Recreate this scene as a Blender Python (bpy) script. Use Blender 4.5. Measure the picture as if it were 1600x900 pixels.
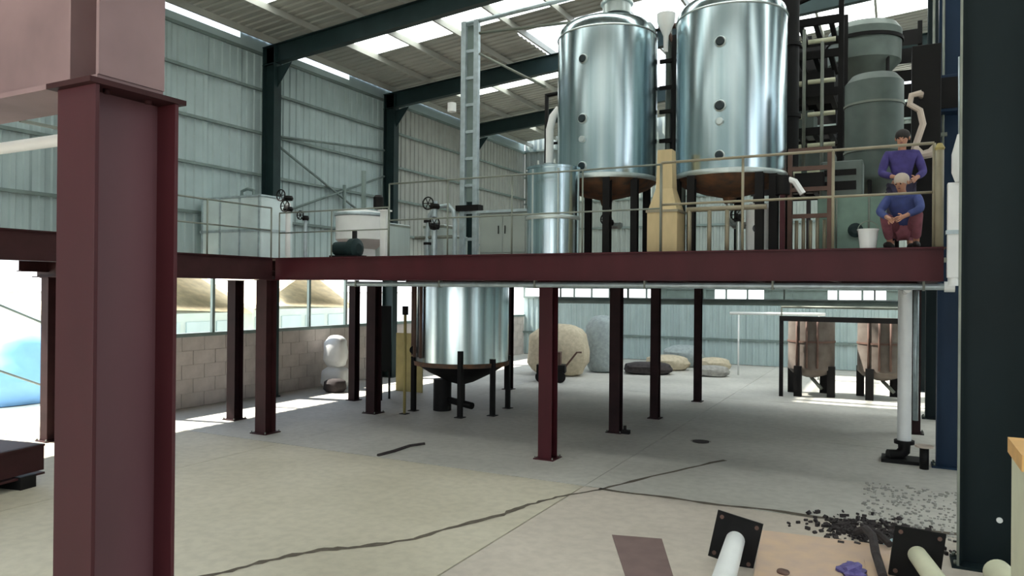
import bpy, bmesh, math, random
from mathutils import Vector, Matrix
random.seed(7)
for o in list(bpy.data.objects): bpy.data.objects.remove(o)
C = bpy.context.scene.collection
SC = bpy.context.scene
PI = math.pi

# ------------------------------------------------------------------ camera, sky, sun, exposure
cd = bpy.data.cameras.new('camera'); cam = bpy.data.objects.new('camera', cd); C.objects.link(cam)
cd.sensor_width = 36; cd.lens = 1155/1600*36; cd.clip_start = .05; cd.clip_end = 500
YAW, PITCH, ROLL = math.radians(27.5), math.radians(.15), -0.0087
cam.matrix_world = (Matrix.Translation((0, 0, 2.9)) @ Matrix.Rotation(YAW, 4, 'Z')
                    @ Matrix.Rotation(PI/2 + PITCH, 4, 'X') @ Matrix.Rotation(-ROLL, 4, 'Z'))
SC.camera = cam

W = bpy.data.worlds.new('sky'); SC.world = W; W.use_nodes = True
wn = W.node_tree.nodes; wl = W.node_tree.links; wn.clear()
wo = wn.new('ShaderNodeOutputWorld'); wb = wn.new('ShaderNodeBackground')
wg = wn.new('ShaderNodeTexCoord'); ws = wn.new('ShaderNodeSeparateXYZ'); wr = wn.new('ShaderNodeValToRGB')
wl.new(wg.outputs['Generated'], ws.inputs[0]); wl.new(ws.outputs['Z'], wr.inputs[0])
wr.color_ramp.elements[0].position = 0.0; wr.color_ramp.elements[0].color = (.95, .97, 1, 1)
wr.color_ramp.elements[1].position = .7; wr.color_ramp.elements[1].color = (.62, .78, 1, 1)
wl.new(wr.outputs[0], wb.inputs[0]); wb.inputs[1].default_value = 1.5
wl.new(wb.outputs[0], wo.inputs[0])

sd = bpy.data.lights.new('sun', 'SUN'); sd.energy = 9.0; sd.angle = .02; sd.color = (1, .95, .86)
sun = bpy.data.objects.new('sun', sd); C.objects.link(sun)
sun.rotation_euler = Vector((.56, .13, -.80)).to_track_quat('-Z', 'Y').to_euler()

SC.view_settings.view_transform = 'Standard'; SC.view_settings.look = 'None'
SC.view_settings.exposure = 0.82; SC.view_settings.gamma = 1; SC.view_settings.use_curve_mapping = False

# ------------------------------------------------------------------ materials
def lin(r, g, b):
    f = lambda c: (c/255/12.92) if c/255 <= .04045 else ((c/255+.055)/1.055)**2.4
    return (f(r), f(g), f(b), 1)
def mat(name, rgb, rough=.6, metal=0, noise=.15, scale=3, rgb2=None, bump=0, stretch=(1, 1, 1), spec=.5, detail=4):
    m = bpy.data.materials.new(name); m.use_nodes = True
    n = m.node_tree.nodes; l = m.node_tree.links; b = n['Principled BSDF']
    b.inputs['Roughness'].default_value = rough; b.inputs['Metallic'].default_value = metal
    b.inputs['Specular IOR Level'].default_value = spec
    c = lin(*rgb)
    tc = n.new('ShaderNodeTexCoord'); mp = n.new('ShaderNodeMapping'); mp.inputs['Scale'].default_value = stretch
    ns = n.new('ShaderNodeTexNoise'); ns.inputs['Scale'].default_value = scale; ns.inputs['Detail'].default_value = detail
    l.new(tc.outputs['Object'], mp.inputs[0]); l.new(mp.outputs[0], ns.inputs['Vector'])
    rp = n.new('ShaderNodeValToRGB'); l.new(ns.outputs['Fac'], rp.inputs[0])
    rp.color_ramp.elements[0].position = .3; rp.color_ramp.elements[1].position = .7
    c2 = lin(*rgb2) if rgb2 else tuple(x*(1-noise) for x in c[:3])+(1,)
    rp.color_ramp.elements[0].color = c2; rp.color_ramp.elements[1].color = c if rgb2 else tuple(min(1, x*(1+noise)) for x in c[:3])+(1,)
    l.new(rp.outputs[0], b.inputs['Base Color'])
    if bump:
        bp = n.new('ShaderNodeBump'); bp.inputs['Strength'].default_value = bump; bp.inputs['Distance'].default_value = .02
        l.new(ns.outputs['Fac'], bp.inputs['Height']); l.new(bp.outputs[0], b.inputs['Normal'])
    return m
def glow_sheet(name, rgb, trans=.5):
    # fibreglass skylight sheet: daylight diffuses through it
    m = bpy.data.materials.new(name); m.use_nodes = True
    n = m.node_tree.nodes; l = m.node_tree.links; n.remove(n['Principled BSDF'])
    t = n.new('ShaderNodeBsdfTranslucent'); t.inputs[0].default_value = lin(*rgb)
    d = n.new('ShaderNodeBsdfDiffuse'); d.inputs[0].default_value = lin(*rgb)
    mx = n.new('ShaderNodeMixShader'); mx.inputs[0].default_value = .9
    l.new(d.outputs[0], mx.inputs[1]); l.new(t.outputs[0], mx.inputs[2])
    tr = n.new('ShaderNodeBsdfTransparent'); m2 = n.new('ShaderNodeMixShader'); m2.inputs[0].default_value = trans
    l.new(mx.outputs[0], m2.inputs[1]); l.new(tr.outputs[0], m2.inputs[2])
    l.new(m2.outputs[0], n['Material Output'].inputs[0])
    return m
M = dict(
    maroon=mat('maroon_paint', (66, 22, 29), .5, 0, .2, 2, stretch=(1, 1, .3), spec=.25),
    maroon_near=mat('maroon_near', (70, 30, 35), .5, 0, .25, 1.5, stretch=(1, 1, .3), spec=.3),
    maroon_web_glare=mat('maroon_web_glare', (96, 62, 68), .5, 0, .15, 1.5, stretch=(1, 1, .3), spec=.4),  # web paler than the flanges: glare on the paint put into its colour
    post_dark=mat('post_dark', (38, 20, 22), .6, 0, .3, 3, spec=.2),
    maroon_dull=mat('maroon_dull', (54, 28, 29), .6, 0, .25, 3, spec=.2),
    girder=mat('pink_glare', (138, 114, 114), .6, 0, .22, 2, spec=.3),  # weathered maroon steel, with glare mixed into the pale pink
    green=mat('green_steel', (30, 48, 49), .55, 0, .2, 2, spec=.25),
    green_near=mat('dark_green_steel', (20, 32, 35), .6, 0, .25, 1.3, stretch=(1, 1, .4), spec=.2),
    blue=mat('blue_steel', (24, 44, 66), .5, 0, .2, 1.5, stretch=(1, 1, .4), spec=.25),
    black=mat('black_steel', (19, 18, 18), .6, 0, .2, 3, spec=.2),
    rail=mat('rail_steel', (122, 128, 118), .5, .2, .2, 3),
    rail_cream=mat('rail_cream', (146, 138, 116), .5, 0, .15, 3),
    galv=mat('galvanised', (176, 190, 194), .4, .5, .15, 8),
    steel=mat('stainless', (222, 234, 238), .22, 1, .16, 1.6, stretch=(3.4, 3.4, .06), rgb2=(158, 182, 188)),  # upright streaks of reflection painted into the steel colour
    steel_dull=mat('stainless_dull', (188, 198, 196), .38, .75, .1, 2, stretch=(3, 3, .2)),
    port=mat('port_dark', (26, 40, 44), .25, 0, .1, 5),
    rust=mat('rusty_steel', (128, 88, 60), .8, 0, .2, 5, rgb2=(74, 66, 58)),
    sheet=mat('wall_sheet', (164, 182, 182), .5, .0, .08, 1.2, stretch=(1, 1, .3)),
    sheet_far=mat('wall_sheet_far', (150, 160, 154), .55, .0, .1, 1.2),
    sheet_tan=mat('wall_sheet_weathered', (152, 156, 150), .55, .0, .1, 1.2),
    roof=mat('roof_sheet', (164, 166, 158), .5, .0, .15, .8, stretch=(.3, 1, 1)),
    girt=mat('girt_steel', (112, 128, 124), .5, 0, .15, 3),
    pale_box=mat('pale_box', (206, 222, 222), .4, 0, .1, 2),
    skyl=glow_sheet('skylight_sheet', (250, 252, 245), .0),
    clear=glow_sheet('sun_patch_sheet', (250, 252, 245), .85),  # added clear roof sheets that throw sun onto the far right floor
    block=mat('block_wall', (186, 178, 172), .9, 0, .1, 4, bump=.2),
    mortar=mat('mortar', (170, 163, 156), .95, 0, .1, 6),
    ground=mat('yard_ground', (214, 206, 190), .95, 0, .1, 1),
    hill=mat('tan_roofing', (222, 208, 184), .9, 0, .15, 3),
    shedw=mat('shed_wall', (176, 188, 182), .8, 0, .06, 2),
    tan=mat('tan_board', (198, 178, 136), .75, 0, .12, 5, stretch=(1, 1, .3)),
    ply=mat('plywood', (206, 178, 150), .75, 0, .1, 4, rgb2=(190, 166, 150)),
    white=mat('white_paint', (232, 234, 232), .4, 0, .04, 4),
    cream=mat('cream_pipe', (208, 208, 180), .45, 0, .08, 4),
    palegreen=mat('pale_green_machine', (120, 150, 136), .5, 0, .15, 3),
    darkgreen=mat('dark_green_vessel', (92, 104, 98), .5, .1, .15, 3),
    brown_grey=mat('brown_grey', (112, 104, 96), .7, 0, .15, 3, rgb2=(88, 78, 70)),
    brown=mat('brown_steel', (96, 72, 62), .7, 0, .2, 4),
    yellow=mat('ochre_panel', (160, 146, 92), .7, 0, .15, 3),
    tarp=mat('blue_tarp', (126, 176, 226), .6, 0, .1, 2, bump=.5),
    sack=mat('woven_sack', (190, 178, 154), .9, 0, .15, 9, bump=.3),
    sack2=mat('grey_sack', (150, 160, 160), .9, 0, .15, 9, bump=.3),
    rubble=mat('dark_rubble', (52, 46, 46), .9, 0, .4, 9),
    stone=mat('grey_stone', (150, 148, 142), .9, 0, .2, 9),
    skin=mat('skin', (176, 128, 104), .6, 0, .05, 9),
    hair=mat('hair', (30, 24, 22), .7, 0, .1, 30),
    shirt=mat('violet_shirt', (62, 54, 112), .85, 0, .2, 12),
    coverall=mat('blue_coverall', (58, 70, 122), .85, 0, .2, 12),
    trousers=mat('dark_trousers', (52, 48, 70), .85, 0, .2, 12),
    redtrim=mat('dull_red_cloth', (120, 70, 80), .85, 0, .2, 12),
    hose=mat('pale_hose', (186, 172, 158), .6, 0, .1, 5),
    purple=mat('purple_plastic', (92, 84, 140), .5, 0, .2, 5),
    bag=mat('pale_blue_bag', (190, 220, 228), .5, 0, .1, 8),
    orange=mat('orange_edge', (206, 160, 96), .6, 0, .1, 8),
    crack=mat('joint_filler', (92, 84, 72), .95, 0, .25, 9),
)
def floor_mat(name, a, b2, scl=.35):
    m = mat(name, a, .62, 0, .1, scl, rgb2=b2, detail=9)
    n = m.node_tree.nodes; l = m.node_tree.links; b = n['Principled BSDF']
    tc = n.new('ShaderNodeTexCoord'); n2 = n.new('ShaderNodeTexNoise'); n2.inputs['Scale'].default_value = 7; n2.inputs['Detail'].default_value = 8
    l.new(tc.outputs['Object'], n2.inputs['Vector'])
    mx = n.new('ShaderNodeMix'); mx.data_type = 'RGBA'; mx.blend_type = 'MULTIPLY'; mx.inputs[0].default_value = .4
    src = b.inputs['Base Color'].links[0].from_socket
    r = n.new('ShaderNodeValToRGB'); r.color_ramp.elements[0].position = .35; r.color_ramp.elements[1].position = .6
    r.color_ramp.elements[0].color = (.72, .72, .72, 1); l.new(n2.outputs['Fac'], r.inputs[0])
    l.new(src, mx.inputs[6]); l.new(r.outputs[0], mx.inputs[7]); l.new(mx.outputs[2], b.inputs['Base Color'])
    bp = n.new('ShaderNodeBump'); bp.inputs['Strength'].default_value = .15; bp.inputs['Distance'].default_value = .02
    l.new(n2.outputs['Fac'], bp.inputs['Height']); l.new(bp.outputs[0], b.inputs['Normal'])
    return m
M['floor_beige'] = floor_mat('floor_beige', (206, 199, 180), (180, 173, 152))
M['floor_grey'] = floor_mat('floor_grey', (206, 203, 194), (172, 170, 162))
M['floor_brown'] = floor_mat('floor_brown', (204, 194, 180), (176, 167, 156))

# ------------------------------------------------------------------ mesh helpers
class MB:
    def __init__(s): s.bm = bmesh.new()
    def box(s, x0, x1, y0, y1, z0, z1, mx=None):
        vs = [s.bm.verts.new(Vector(p)) for p in ((x0,y0,z0),(x1,y0,z0),(x1,y1,z0),(x0,y1,z0),(x0,y0,z1),(x1,y0,z1),(x1,y1,z1),(x0,y1,z1))]
        if mx: 
            for v in vs: v.co = mx @ v.co
        for f in ((3,2,1,0),(4,5,6,7),(0,1,5,4),(1,2,6,5),(2,3,7,6),(3,0,4,7)): s.bm.faces.new([vs[i] for i in f])
        return s
    def prism(s, pts, a, b, axis='z'):
        def P(p, t): return {'z': (p[0], p[1], t), 'y': (p[0], t, p[1]), 'x': (t, p[0], p[1])}[axis]
        lo = [s.bm.verts.new(P(p, a)) for p in pts]; hi = [s.bm.verts.new(P(p, b)) for p in pts]
        s.bm.faces.new(lo[::-1]); s.bm.faces.new(hi); n = len(pts)
        for i in range(n): s.bm.faces.new((lo[i], lo[(i+1)%n], hi[(i+1)%n], hi[i]))
        return s
    def lathe(s, prof, n=32, cx=0, cy=0, mx=None, cap=True):
        rings = []
        for r, z in prof:
            ring = []
            for i in range(n):
                a = 2*PI*i/n; co = Vector((cx+r*math.cos(a), cy+r*math.sin(a), z))
                ring.append(s.bm.verts.new(mx @ co if mx else co))
            rings.append(ring)
        for k in range(len(rings)-1):
            for i in range(n):
                f = s.bm.faces.new((rings[k][i], rings[k][(i+1)%n], rings[k+1][(i+1)%n], rings[k+1][i])); f.smooth = True
        if cap: s.bm.faces.new(rings[0][::-1]); s.bm.faces.new(rings[-1])
        return s
    def cyl(s, p, q, r, n=12, r2=None):
        p, q = Vector(p), Vector(q); d = q-p; L = d.length
        mx = Matrix.Translation(p) @ d.to_track_quat('Z', 'Y').to_matrix().to_4x4()
        return s.lathe([(r, 0), (r if r2 is None else r2, L)], n, mx=mx)
    def tube(s, pts, r, n=8):
        pts = [Vector(p) for p in pts]; rings = []
        for i, p in enumerate(pts):
            d = (pts[min(i+1, len(pts)-1)]-pts[max(i-1, 0)]).normalized()
            q = d.to_track_quat('Z', 'Y').to_matrix()
            if i == 0: Q = q
            else:
                ax = Q.col[2].rotation_difference(d); Q = ax.to_matrix() @ Q
            rings.append([s.bm.verts.new(p + Q @ Vector((r*math.cos(2*PI*k/n), r*math.sin(2*PI*k/n), 0))) for k in range(n)])
        for k in range(len(rings)-1):
            for i in range(n):
                f = s.bm.faces.new((rings[k][i], rings[k][(i+1)%n], rings[k+1][(i+1)%n], rings[k+1][i])); f.smooth = True
        s.bm.faces.new(rings[0][::-1]); s.bm.faces.new(rings[-1])
        return s
    def hsec(s, cx, cy, w, d, z0, z1, t=.02, along='x', web=.014):
        # H section standing up; along = direction the flanges run
        if along == 'x':
            s.box(cx-w/2, cx+w/2, cy-d/2, cy-d/2+t, z0, z1); s.box(cx-w/2, cx+w/2, cy+d/2-t, cy+d/2, z0, z1)
            s.box(cx-web/2, cx+web/2, cy-d/2+t, cy+d/2-t, z0, z1)
        else:
            s.box(cx-w/2, cx-w/2+t, cy-d/2, cy+d/2, z0, z1); s.box(cx+w/2-t, cx+w/2, cy-d/2, cy+d/2, z0, z1)
            s.box(cx-w/2+t, cx+w/2-t, cy-web/2, cy+web/2, z0, z1)
        return s
    def ibeam_x(s, x0, x1, cy, w, z0, z1, t=.02, web=.014):
        s.box(x0, x1, cy-w/2, cy+w/2, z0, z0+t); s.box(x0, x1, cy-w/2, cy+w/2, z1-t, z1)
        s.box(x0, x1, cy-web/2, cy+web/2, z0+t, z1-t); return s
    def ibeam_y(s, y0, y1, cx, w, z0, z1, t=.02, web=.014):
        s.box(cx-w/2, cx+w/2, y0, y1, z0, z0+t); s.box(cx-w/2, cx+w/2, y0, y1, z1-t, z1)
        s.box(cx-web/2, cx+web/2, y0, y1, z0+t, z1-t); return s
    def mesh(s, name, m):
        bmesh.ops.recalc_face_normals(s.bm, faces=s.bm.faces[:])
        for e in s.bm.edges:
            if len(e.link_faces) == 2 and e.calc_face_angle(0) > .6: e.smooth = False
        me = bpy.data.meshes.new(name); s.bm.to_mesh(me); s.bm.free(); me.materials.append(m); return me
    def build(s, name, m, parent=None, loc=None, bevel=0):
        o = bpy.data.objects.new(name, s.mesh(name, M[m] if isinstance(m, str) else m)); C.objects.link(o)
        if parent is not None: o.parent = parent
        if loc: o.location = loc
        if bevel:
            b = o.modifiers.new('bevel', 'BEVEL'); b.width = bevel; b.segments = 2; b.limit_method = 'ANGLE'
        return o
def tag(o, label, cat, group=None, kind=None):
    if label: o['label'] = label
    if cat: o['category'] = cat
    if group: o['group'] = group
    if kind: o['kind'] = kind
    return o
def thing(name, label, cat, loc=(0, 0, 0), rz=0, group=None):
    o = bpy.data.objects.new(name, None); C.objects.link(o); o.location = loc; o.rotation_euler.z = rz
    o.empty_display_size = .1
    return tag(o, label, cat, group)
def struct(o): o['kind'] = 'structure'; return o
def root_struct(name):
    o = bpy.data.objects.new(name, None); C.objects.link(o); o['kind'] = 'structure'; return o
def inst(me, name, parent, loc=(0, 0, 0), rot=(0, 0, 0), scale=(1, 1, 1)):
    o = bpy.data.objects.new(name, me); C.objects.link(o); o.parent = parent; o.location = loc; o.rotation_euler = rot; o.scale = scale; return o

# ------------------------------------------------------------------ SETTING
UL, VF = -15.1, 30.2          # left wall plane, far wall plane
FR = [4.1, 9.25, 14.5, 19.75, 25.0]
DECK = 3.5
# floor: sub base with cast slabs on it
flo = struct(MB().box(-15.6, 12, -6, 30.6, -.3, -.02).build('floor', 'mortar'))
def slab(pts, m):
    o = MB().prism(pts, -.02, 0).build('slab', m, flo); return o
g = .012
slab([(-4.1+g, -6), (12, -6), (12, 10.25-g), (-4.1+g, 10.25-g)], 'floor_brown')
slab([(-15.6, -6), (-10.2, -6), (-10.2, 10.25-g), (-15.6, 10.25-g)], 'floor_beige')
slab([(-10.2+g, -6), (-4.1-g, -6), (-4.1-g, 10.25-g), (-10.2+g, 10.25-g)], 'floor_beige')
xs = [-15.6, -10.2, -4.1, 1.2, 12]; ys = [10.25+g, 15.5, 20.6, 25.6, 30.6]
for i in range(4):
    for j in range(4):
        slab([(xs[i]+g/2, ys[j]+g/2), (xs[i+1]-g/2, ys[j]+g/2), (xs[i+1]-g/2, ys[j+1]-g/2), (xs[i]+g/2, ys[j+1]-g/2)], 'floor_grey')
# irregular filled crack that wanders across the slabs
cp = [(-6.6, 4.3), (-6.04, 5.32), (-5.9, 5.8), (-5.66, 6.3), (-5.3, 6.6), (-4.95, 7.1), (-4.75, 7.75), (-4.5, 8.4), (-4.42, 8.9), (-4.2, 9.5), (-3.82, 10.18), (-3.3, 11.5), (-2.47, 13.3)]
mb = MB(); vs = []
fine = []
for i in range(len(cp)-1):
    for k in range(6):
        t = k/6; fine.append((cp[i][0]*(1-t)+cp[i+1][0]*t+random.uniform(-.022, .022), cp[i][1]*(1-t)+cp[i+1][1]*t))
for i, p in enumerate(fine):
    w = .02+.045*random.random()*(1-.5*i/len(fine)); vs.append((mb.bm.verts.new((p[0]-w, p[1]+w*.5, .003)), mb.bm.verts.new((p[0]+w, p[1]-w*.5, .003))))
for i in range(len(vs)-1): mb.bm.faces.new((vs[i][0], vs[i][1], vs[i+1][1], vs[i+1][0]))
mb.build('crack', 'crack', flo)
mb = MB(); w0 = None
for i in range(31):
    x = -3.85+i*.17; y = 10.22-.03*math.sin(i*.8)+.4*max(0, (i-6)/24)*.6; ww = .03+.03*random.random()
    a, b = mb.bm.verts.new((x, y-ww, .003)), mb.bm.verts.new((x, y+ww, .003))
    if w0: mb.bm.faces.new((w0[0], a, b, w0[1]))
    w0 = (a, b)
mb.build('crack', 'crack', flo)
# yard outside
struct(MB().box(-70, 50, -60, 90, -.5, -.31).build('ground', 'ground'))
struct(MB().box(-70, -15.6, -30, 60, -.31, -.03).build('yard', 'ground'))

def corr(width, length, m, name, pitch=.25, depth=.035, t=.004):
    """corrugated sheet lying in local XY: ribs run along local Y; thin but with two faces"""
    mb = MB(); prof = []
    n = int(round(width/pitch))
    for i in range(n):
        x = i*pitch; prof += [(x, 0), (x+pitch*.45, 0), (x+pitch*.55, depth), (x+pitch*.9, depth)]
    prof.append((width, 0))
    a = [mb.bm.verts.new((x, 0, z)) for x, z in prof]; b = [mb.bm.verts.new((x, length, z)) for x, z in prof]
    for i in range(len(prof)-1): mb.bm.faces.new((a[i], a[i+1], b[i+1], b[i]))
    me = mb.mesh(name, M[m]); return me
WU = (PI/2, 0, PI/2)   # local x -> +v, local y -> up, local z -> +u
# left wall sheets
wl_ = root_struct('wall_left')
me1 = corr(1.05, 5.75, 'sheet', 'panel'); me2 = corr(1.05, 5.75, 'sheet_tan', 'panel')
v = -6.15
while v < VF-.2:
    inst(me2 if v > 19.7 else me1, 'panel', wl_, (UL-.05, v, 3.42), WU); v += 1.05
# low block wall under the opening
BH = 1.7
mb = MB().box(UL-.16, UL-.02, 10.7, VF, 0, BH).build('block_core', 'mortar', wl_)
bme = MB().box(0, .02, .008, .642, .008, .342).mesh('block', M['block'])
bme_n = 5
for r in range(5):
    v = 10.7 - (.325 if r % 2 else 0)
    while v < VF-.1:
        L = 1; y = v
        if v < 10.69: y = 10.7; L = .5
        elif v+.65 > VF: L = max(.1, (VF-v)/.65)
        inst(bme, 'block', wl_, (UL-.02+random.uniform(0, .006), y, r*.34), (0, 0, 0), (1, L, 1)); v += .65
for a, b3 in ((-6, 11.0), (13.7, 15.5), (18.0, VF)):
    MB().box(UL-.05, UL-.03, a, b3, 9.38, 9.6).build('eave_flashing', 'sheet', wl_)
MB().box(UL-.05, UL-.03, -6, VF, 9.17, 9.38).build('eave_flashing', 'sheet', wl_)
MB().box(UL-.02, UL+.03, -6, VF, 9.1, 9.18).build('eave_rail', 'girt', wl_)
# girts (rails of the cladding)
for z in (3.42, 4.72, 5.9, 7.02, 8.17):
    MB().box(UL+.0, UL+.07, -6, VF, z-.035, z+.035).build('girt', 'girt', wl_)
MB().box(UL-.14, UL+.04, 10.7, VF, BH, BH+.09).build('sill_rail', 'girt', wl_)
# door opening frame and far jambs
for v in (6.0, 10.62): MB().box(UL-.14, UL+.04, v, v+.12, 0, 3.42).build('jamb', 'girt', wl_)
for k in range(3):
    MB().box(UL-.1, UL-.05, -6, 6, k*1.14, k*1.14+1.12).build('lower_sheet', 'sheet', wl_)
# upright window stiles in the open band
for v in (12.9, 16.3, 17.9, 21.6, 23.4, 26.8, 28.5): MB().box(UL-.06, UL+.02, v-.04, v+.04, BH+.09, 3.42).build('stile', 'girt', wl_)
# rod bracing of the second bay
for a, b in (((14.6, 7.0), (19.6, 7.45)), ((14.6, 6.9), (19.6, 4.8)), ((14.6, 4.8), (19.6, 6.6))):
    MB().cyl((UL+.12, a[0], a[1]), (UL+.12, b[0], b[1]), .035, 6).build('brace', 'girt', wl_)
MB().cyl((UL+.15, 17.6, 6.05), (UL+.15, 17.6, 4.5), .05, 8).build('downpipe', 'girt', wl_)
# far wall
wf = root_struct('wall_far')
mf = corr(1.05, 7.2, 'sheet_far', 'panel'); mf2 = corr(1.05, 2.6, 'sheet', 'panel')
u = UL
WF = (PI/2, 0, 0)
while u < 11:
    inst(mf, 'panel', wf, (u, VF, 2.98), WF); inst(mf2, 'panel', wf, (u, VF, 0.02), WF); u += 1.05
MB().box(UL, 12, VF+.02, VF+.14, 0, .4).build('plinth', 'mortar', wf)
for a, b3 in ((-9.1, -6.5), (-4.6, -2.3), (-.3, 12)): MB().box(a, b3, VF-.04, VF, 2.6, 3.0).build('shutter', 'girt', wf)
for z in (1.0, 2.58, 3.02, 4.4, 5.6, 6.8, 8.0, 9.2): MB().box(UL, 12, VF-.1, VF-.02, z-.04, z+.04).build('girt', 'girt', wf)
u = UL
while u < 11: MB().box(u, u+.07, VF-.06, VF, 2.6, 3.02).build('mullion', 'girt', wf); u += .82
# right wall and front wall (behind the viewer) with its wide open gateway
wr_ = root_struct('wall_right'); meR = corr(1.05, 9.0, 'sheet', 'panel')
v = -6.0
while v < VF-.2:
    if not 1.0 < v < 6.0: inst(meR, 'panel', wr_, (12.05, v, 0), WU)
    v += 1.05
for z in (1.5, 3.2, 5.0, 6.8, 8.6): MB().box(11.95, 12.02, -6, 1.2 if z < 8 else VF, z-.035, z+.035).box(11.95, 12.02, 6.2, VF, z-.035, z+.035).build('girt', 'girt', wr_)
wq = root_struct('wall_front'); meF = corr(1.05, 10.6, 'sheet', 'panel'); meG = corr(1.05, 4.6, 'sheet', 'panel')
u = UL
while u < 11.9:
    if -10.5 < u < 3.5: inst(meG, 'panel', wq, (u, -6.0, 6.0), WF)
    else: inst(meF, 'panel', wq, (u, -6.0, 0), WF)
    u += 1.05
MB().box(-10.6, 4.2, -6.1, -5.9, 5.9, 6.05).box(-10.7, -10.55, -6.1, -5.9, 0, 6).box(4.1, 4.25, -6.1, -5.9, 0, 6).build('gate_frame', 'girt', wq)
# roof: purlins, sheets, skylight sheets, added clear sheets for a sun patch
ce = root_struct('ceiling')
SL = .08
def rz(u): return 9.52 + SL*(u-UL) if u < .8 else 9.52+SL*(.8-UL)-SL*(u-.8)
ang = math.atan(SL); LEN = (.8-UL)/math.cos(ang)
# sheet local: ribs along local Y ; rotate so local Y -> +u rising, local X -> -v
def roof_sheet_mesh(L, m, nm='panel'): return corr(1.05, L, m, nm)
def add_sheet(me, u, v):
    o = inst(me, 'panel', ce); 
    mx = Matrix.Translation((u, v, rz(u))) @ Matrix.Rotation(-ang, 4, 'Y') @ Matrix.Rotation(-PI/2, 4, 'Z')
    o.matrix_local = mx; return o
def add_sheet_r(me, u, v):
    o = inst(me, 'panel', ce)
    o.matrix_local = Matrix.Translation((u, v, rz(u))) @ Matrix.Rotation(ang, 4, 'Y') @ Matrix.Rotation(-PI/2, 4, 'Z'); return o
full = roof_sheet_mesh(LEN, 'roof'); short = roof_sheet_mesh(1.5, 'roof'); left12 = roof_sheet_mesh(LEN-4.6, 'roof'); left8 = roof_sheet_mesh(LEN-10.2, 'roof'); sun_sheet = roof_sheet_mesh(5.6, 'clear', 'sun_patch_panel')
sk = roof_sheet_mesh(LEN-1.5, 'skyl', 'skylight'); sk5 = roof_sheet_mesh(4.6, 'skyl', 'skylight')
left8k = roof_sheet_mesh(LEN-11.7, 'skyl', 'skylight'); sk5o = roof_sheet_mesh(4.6, 'roof'); rgt = roof_sheet_mesh(11.2, 'roof'); rgts = roof_sheet_mesh(11.2, 'skyl', 'skylight')
v = -5.0; i = 0
while v < VF+.3:
    c = v-.525
    mid = any(abs(c-s) < .53 for s in (-3.7, 1.5, 6.7, 11.9, 17.0, 22.2, 27.4))
    ridge = any(abs(c-s) < .53 for s in (21.1, 23.3, 25.3, 28.5))
    if 18.5 < c < 26.2:
        add_sheet(left8 if not mid else short, UL, v)
        if mid: add_sheet(left8k, UL+1.495, v)
        add_sheet(sun_sheet, .8-10.16, v); add_sheet(sk5 if c < 23.4 else sk5o, .8-4.58, v); add_sheet_r(rgts if c > 20.5 else rgt, .8, v)
    elif mid:
        add_sheet(short, UL, v); add_sheet(sk, UL+1.495, v); add_sheet_r(rgts, .8, v)
    elif ridge:
        add_sheet(full, UL, v); add_sheet_r(rgt, .8, v)
    else:
        add_sheet(full, UL, v); add_sheet_r(rgt, .8, v)
    v += 1.05
for k in range(12):
    u = UL+.35+k*1.42
    if u > 12: break
    MB().box(u-.03, u+.03, -6, VF, -.17, -.012).build('purlin', 'roof', ce, (0, 0, rz(u)))
for k in range(7):
    u = 2.2+k*1.42
    MB().box(u-.03, u+.03, -6, VF, -.21, -.03).build('purlin', 'girt', ce, (0, 0, rz(u)))

# portal frames: each wall column, each rafter, each interior column its own thing
place = ['foremost', 'second', 'third', 'fourth', 'farthest']
def rafter(v, label):
    mb = MB(); t = .02; D = .5
    for (u0, u1) in ((UL+.02, .8), (.8, 12)):
        z0, z1 = rz(u0)-.2, rz(u1)-.2
        def q(w, a, b):
            pts = [(u0, z0+a), (u1, z1+a), (u1, z1+b), (u0, z0+b)]
            mb.prism(pts, v-w/2, v+w/2, 'y')
        q(.2, -t, 0); q(.2, -D, -D+t); q(.014, -D+t, -t)
    return tag(mb.build('roof_rafter', 'green'), label, 'rafter', 'green roof rafters')
for i, v in enumerate(FR):
    cr = thing('wall_column', ['dark green wall column hidden left of the maroon girder', 'dark green wall column above the open doorway left of the maroon column',
        'dark green wall column behind the large pale box tank', 'second dark green wall column right of the pale box tank', 'dark green wall column deep in the hall near the far corner'][i], 'column', (UL+.28, v, 0), 0, 'green columns along the left wall')
    MB().hsec(0, 0, .42, .26, 0, rz(UL)-.22, .02, 'y').build('shaft', 'green', cr)
    MB().box(-.24, .24, -.17, .17, 0, .03).build('base_plate', 'green', cr)
    MB().prism([(.21, rz(UL)-.75), (.7, rz(UL)-.68), (.21, rz(UL)-1.3)], -.01, .01, 'y').build('haunch', 'green', cr)
    rafter(v, ['green roof rafter nearest the viewer, above the maroon column', 'green roof rafter above the foreground girder, near the frame top',
       'dark green rafter sloping up from the column behind the pale box tank', 'dark green rafter passing behind the tall left stainless tank', 'dark green rafter lowest in view near the far corner'][i])
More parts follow.
